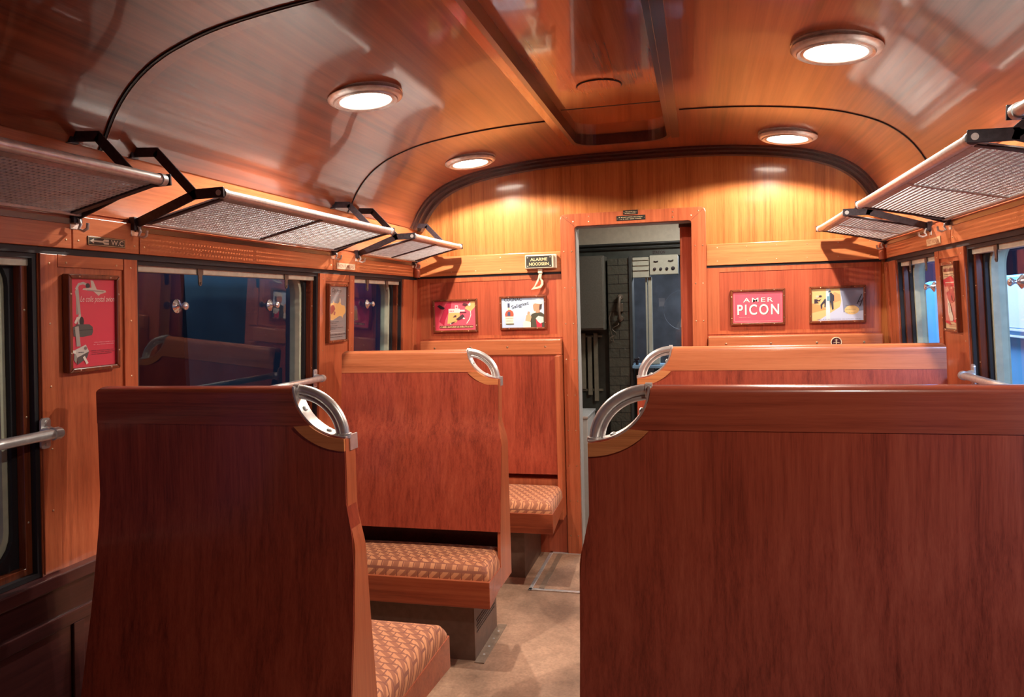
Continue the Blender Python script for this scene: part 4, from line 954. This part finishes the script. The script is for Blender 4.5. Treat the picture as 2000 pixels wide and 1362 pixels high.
bp = N.new('ShaderNodeBump'); bp.inputs['Strength'].default_value = .6; bp.inputs['Distance'].default_value = .01; L.new(ns.outputs[0], bp.inputs['Height']); L.new(bp.outputs[0], b.inputs['Normal']); b.inputs['Roughness'].default_value = .3
struct(obj('wall_column', B((-.335, -.160, 6.10, VB, 0, 1.93)), m_col, bevel=.004))
struct(obj('trim_71', B((-.162, -.138, 6.08, VB, 0, 1.945)), m_greyd, bevel=.003))
tp = thing('telephone', 'dark telephone handset hanging on the grooved column beyond the doorway', 'telephone', (-.24, 6.08, 1.40))
m_bake = plain('worn_bakelite', (.13, .10, .075), .35, noise=.2)
bm = bmesh.new(); tube(bm, [(-.232, 6.04, 1.62), (-.236, 6.02, 1.58), (-.238, 6.012, 1.53), (-.238, 6.02, 1.48), (-.234, 6.045, 1.44)], [.014, .013, .012, .013, .015], 12)
lathe(bm, [(.022, 0), (.027, .014), (.020, .028)], (-.236, 6.075, 1.615), (.2, -1, .1), 16); lathe(bm, [(.022, 0), (.028, .016), (.020, .03)], (-.236, 6.075, 1.445), (.2, -1, -.1), 16)
smooth_tubes(obj('handset', bm, m_bake, tp), 50)
obj('cradle', B((-.262, -.212, 6.07, 6.10, 1.50, 1.57)), m_bake, tp, bevel=.004)
bm = bmesh.new(); pts = [(-.236, 6.06, 1.43)]+[(-.262+.022*math.sin(i*.9)-.003*i, 6.05+.008*math.cos(i*1.3), 1.42-.011*i) for i in range(16)]+[(-.315, 6.05, 1.36), (-.325, 6.06, 1.45), (-.31, 6.09, 1.50)]
tube(bm, pts, .0042, 6); smooth_tubes(obj('cord', bm, m_bake, tp), 60)
# cab front: cream control panel and window posts
cp = thing('control_console', 'cream control panel with four round knobs above the cab window', 'control panel', (.09, 6.2, 1.79))
m_pan = plain('control_cream', (.50, .50, .42), .4, noise=.06)
obj('box', B((.002, .225, 6.13, VB, 1.790, 1.945)), m_pan, cp, bevel=.004)
bm = bmesh.new(); [lathe(bm, [(.012 if i < 3 else .016, 0), (.011, .012), (.006, .016)], (.042+.048*i, 6.13, 1.835), (0, -1, 0), 14) for i in range(4)]; smooth_tubes(obj('knob', bm, m_iron, cp), 50)
bm = bmesh.new(); tube(bm, [(.035, 6.122, 1.898), (.05, 6.12, 1.893), (.07, 6.12, 1.896)], .004, 6); tube(bm, [(.15, 6.122, 1.898), (.17, 6.12, 1.893), (.19, 6.12, 1.902)], .004, 6); obj('lever', bm, m_iron, cp)
gp = thing('louvre_panel', 'cream louvred panel beside the four round knobs', 'panel', (-.07, 6.2, 1.77))
obj('box', B((-.136, -.002, 6.15, VB, 1.772, 1.935)), m_pan, gp, bevel=.003)
bm = bmesh.new(); [box(bm, -.134, -.004, 6.135, 6.15, z, z+.014) for z in (1.91, 1.868, 1.828)]; obj('slat', bm, m_pan, gp, bevel=.002)
obj_ = struct(obj('trim_72', B((-.018, .012, 6.20, VB, 1.02, 1.775), (-.040, -.026, 6.21, VB, 1.02, 1.775)), m_pan, bevel=.003))
root = sempty('window_cab', (.1, VB+.03, 1.02)); obj('pane', B((-.138, .40, VB+.030, VB+.034, 1.02, 1.945)), m_glass, root)
bm = bmesh.new(); tube(bm, [(.265+.165*math.cos(math.radians(a)), VB+.022, 1.50+.165*math.sin(math.radians(a))) for a in range(70, 262, 6)], .0022, 6, False)
obj('wiper_track', bm, m_greyd2 := plain('wiped_arc', (.10, .12, .17), .6), root)
bm = bmesh.new(); tube(bm, [(.262, VB-.01, 1.57), (.250, VB-.015, 1.56), (.252, VB-.012, 1.50), (.240, VB-.008, 1.36)], .006, 8); tag(smooth_tubes(obj('wiper_arm', bm, m_alu)), 'pale wiper arm on the cab window', 'wiper')
p = Print(.05, .07); p.rect(0, 0, 1, 1, (.11, .13, .18)).rect(.1, .1, .9, .6, (.15, .17, .22)); tag(p.build('sticker', None, (.062, VB+.029, 1.53), (1, 0, 0), (0, 0, 1)), 'small pale sticker on the cab window', 'sticker')
dk = thing('driving_desk', 'pale blue driving desk seen through the upper bench handle', 'desk', (.05, 6.5, .6))
m_bluem = plain('pale_blue_paint', (.22, .40, .62), .4);  # even pale blue for the desk top and pedestal
obj('top', B((-.14, .40, 6.0, 6.24, 1.045, 1.07)), m_bluem, dk, bevel=.004); obj('pedestal', B((-.04, .03, 6.08, 6.2, 0, 1.045)), m_bluem, dk, bevel=.004); obj('cabinet', B((.05, .40, 6.06, 6.22, 0, 1.04)), m_greyd, dk, bevel=.004)
tag(obj('meter_box', B((.0, .075, 6.08, 6.16, 1.072, 1.125)), m_pan, bevel=.004), 'small pale meter box on the driving desk', 'instrument')
bm = bmesh.new(); lathe(bm, [(.02, 0), (.018, .02), (.006, .024), (.006, .05), (.030, .055), (.032, .062), (.0, .066)], (.135, 6.12, 1.072), (0, 0, 1), 20); tag(smooth_tubes(obj('control_lever', bm, m_iron), 50), 'dark control handle beside the meter box on the desk', 'handle')
bm = bmesh.new(); lathe(bm, [(.012, 0), (.010, .03), (.022, .035), (.022, .05), (.0, .052)], (-.105, 6.05, 1.072), (0, 0, 1), 14); tube(bm, [(-.135, 6.05, 1.09), (-.105, 6.05, 1.11), (-.09, 6.04, 1.13)], .005, 6); tag(smooth_tubes(obj('brake_valve', bm, m_iron), 50), 'small dark brake valve beside the grooved column', 'valve')
wc = thing('low_cabinet', 'white low cabinet just beyond the doorway edge', 'cabinet', (-.45, 5.1, 0))
obj('body', B((-.60, -.350, 4.93, 5.30, 0, .805)), m_ltgrey, wc, bevel=.006); obj('top', B((-.61, -.345, 4.92, 5.31, .805, .822)), m_alu, wc, bevel=.003)
# cab end beyond the glass
struct(obj('wall_cab_right', B((1.2, 1.25, VB, 7.95, 0, 2.4)), m_greyd)); struct(obj('wall_cab_left', B((-1.3, -1.25, VB, 7.95, 0, 2.4)), m_greyd))
struct(obj('wall_cab_end', B((-1.3, 1.3, 7.9, 7.95, 0, 2.4)), plain('cab_dark_blue', (.085, .09, .105), .6, noise=.3, nscale=8)))
area('vestibule_lamp', (.3, 5.4, 2.28), (.1, 5.6, 0), .25, 9, (1, .93, .82))
area('cab_light', (.6, 7.3, 2.2), (-.1, 6.3, 1.0), .5, 34, (.92, .92, 1.0))  # area light inside the walled cab, aimed back towards its glass

# ------------------------------------------------------------------ outside the windows
m_vblue = plain('vehicle_blue', (.17, .46, .78), .35, coat=.5, noise=.08, nscale=4)
m_vwhite = plain('vehicle_white', (.80, .84, .90), .4, noise=.06, nscale=5)
m_hall = plain('hall_wall', (.035, .035, .065), .7, noise=.3, nscale=1.5)
struct(obj('ground', B((-7, 7, -3, 16, -.62, -.60)), plain('hall_floor', (.05, .05, .06), .5)))
vb = thing('museum_vehicle', 'bright blue and white vehicle body standing outside the spotlit windows', 'vehicle', (3.3, 4.6, -.6))
f3 = lambda u, v, t: (t, u, v)
bm = bmesh.new(); prism(bm, rrect(.2, 7.50, -.35, 1.68, [.22, .1, .05, .05], 8), f3, 2.32, 4.3); obj('body', bm, m_vblue, vb, bevel=.03, seg=3)
bm = bmesh.new(); prism(bm, rrect(.4, 5.60, 1.345, 1.640, [.03]*4, 4), f3, 2.305, 2.325); obj('white_band', bm, m_vwhite, vb, bevel=.004)
bm = bmesh.new(); [box(bm, 2.300, 2.320, .4, 5.60, z, z+.012) for z in (1.325, 1.285)]; obj('moulding', bm, m_vwhite, vb)
bm = bmesh.new()
for yy in (1.2, 6.6): lathe(bm, [(.42, 0), (.42, .2), (.30, .22), (.05, .2)], (2.55, yy, -.18), (-1, 0, 0), 28)
obj('wheel', bm, m_black, vb)
tag(obj('partition', B((4.6, 4.7, -2, 14, -.6, 4)), m_hall, bevel=0), 'dark violet hall partition beyond the blue vehicle', 'partition')
tag(obj('partition', B((-3.7, -3.6, -2, 14, -.6, 4)), m_hall), 'dark hall partition beyond the shaded windows', 'partition')
def banner(y0, y1, z0, z1, col, label, x=-3.0):
    bm = B((x-.03, x, y0, y1, z0, z1), (x-.05, x-.03, y0+.05, y0+.10, -.6, z1), (x-.05, x-.03, y1-.10, y1-.05, -.6, z1))
    return tag(obj('display_panel', bm, plain('panel_%d' % len(MATS), col, .6, noise=.2, nscale=3)), label, 'display panel')
banner(4.4, 5.75, -.3, 2.3, (.03, .075, .095), 'dark teal display panel outside the window between the posters')
banner(5.95, 6.5, -.3, 2.3, (.10, .085, .13), 'narrow mauve display panel outside the shaded windows')
banner(6.7, 7.5, -.3, 1.9, (.13, .06, .11), 'pink display panel outside the small corner window', -3.05)
banner(2.2, 3.4, -.3, 1.9, (.11, .27, .38), 'blue-green display panel outside the window before the red poster')
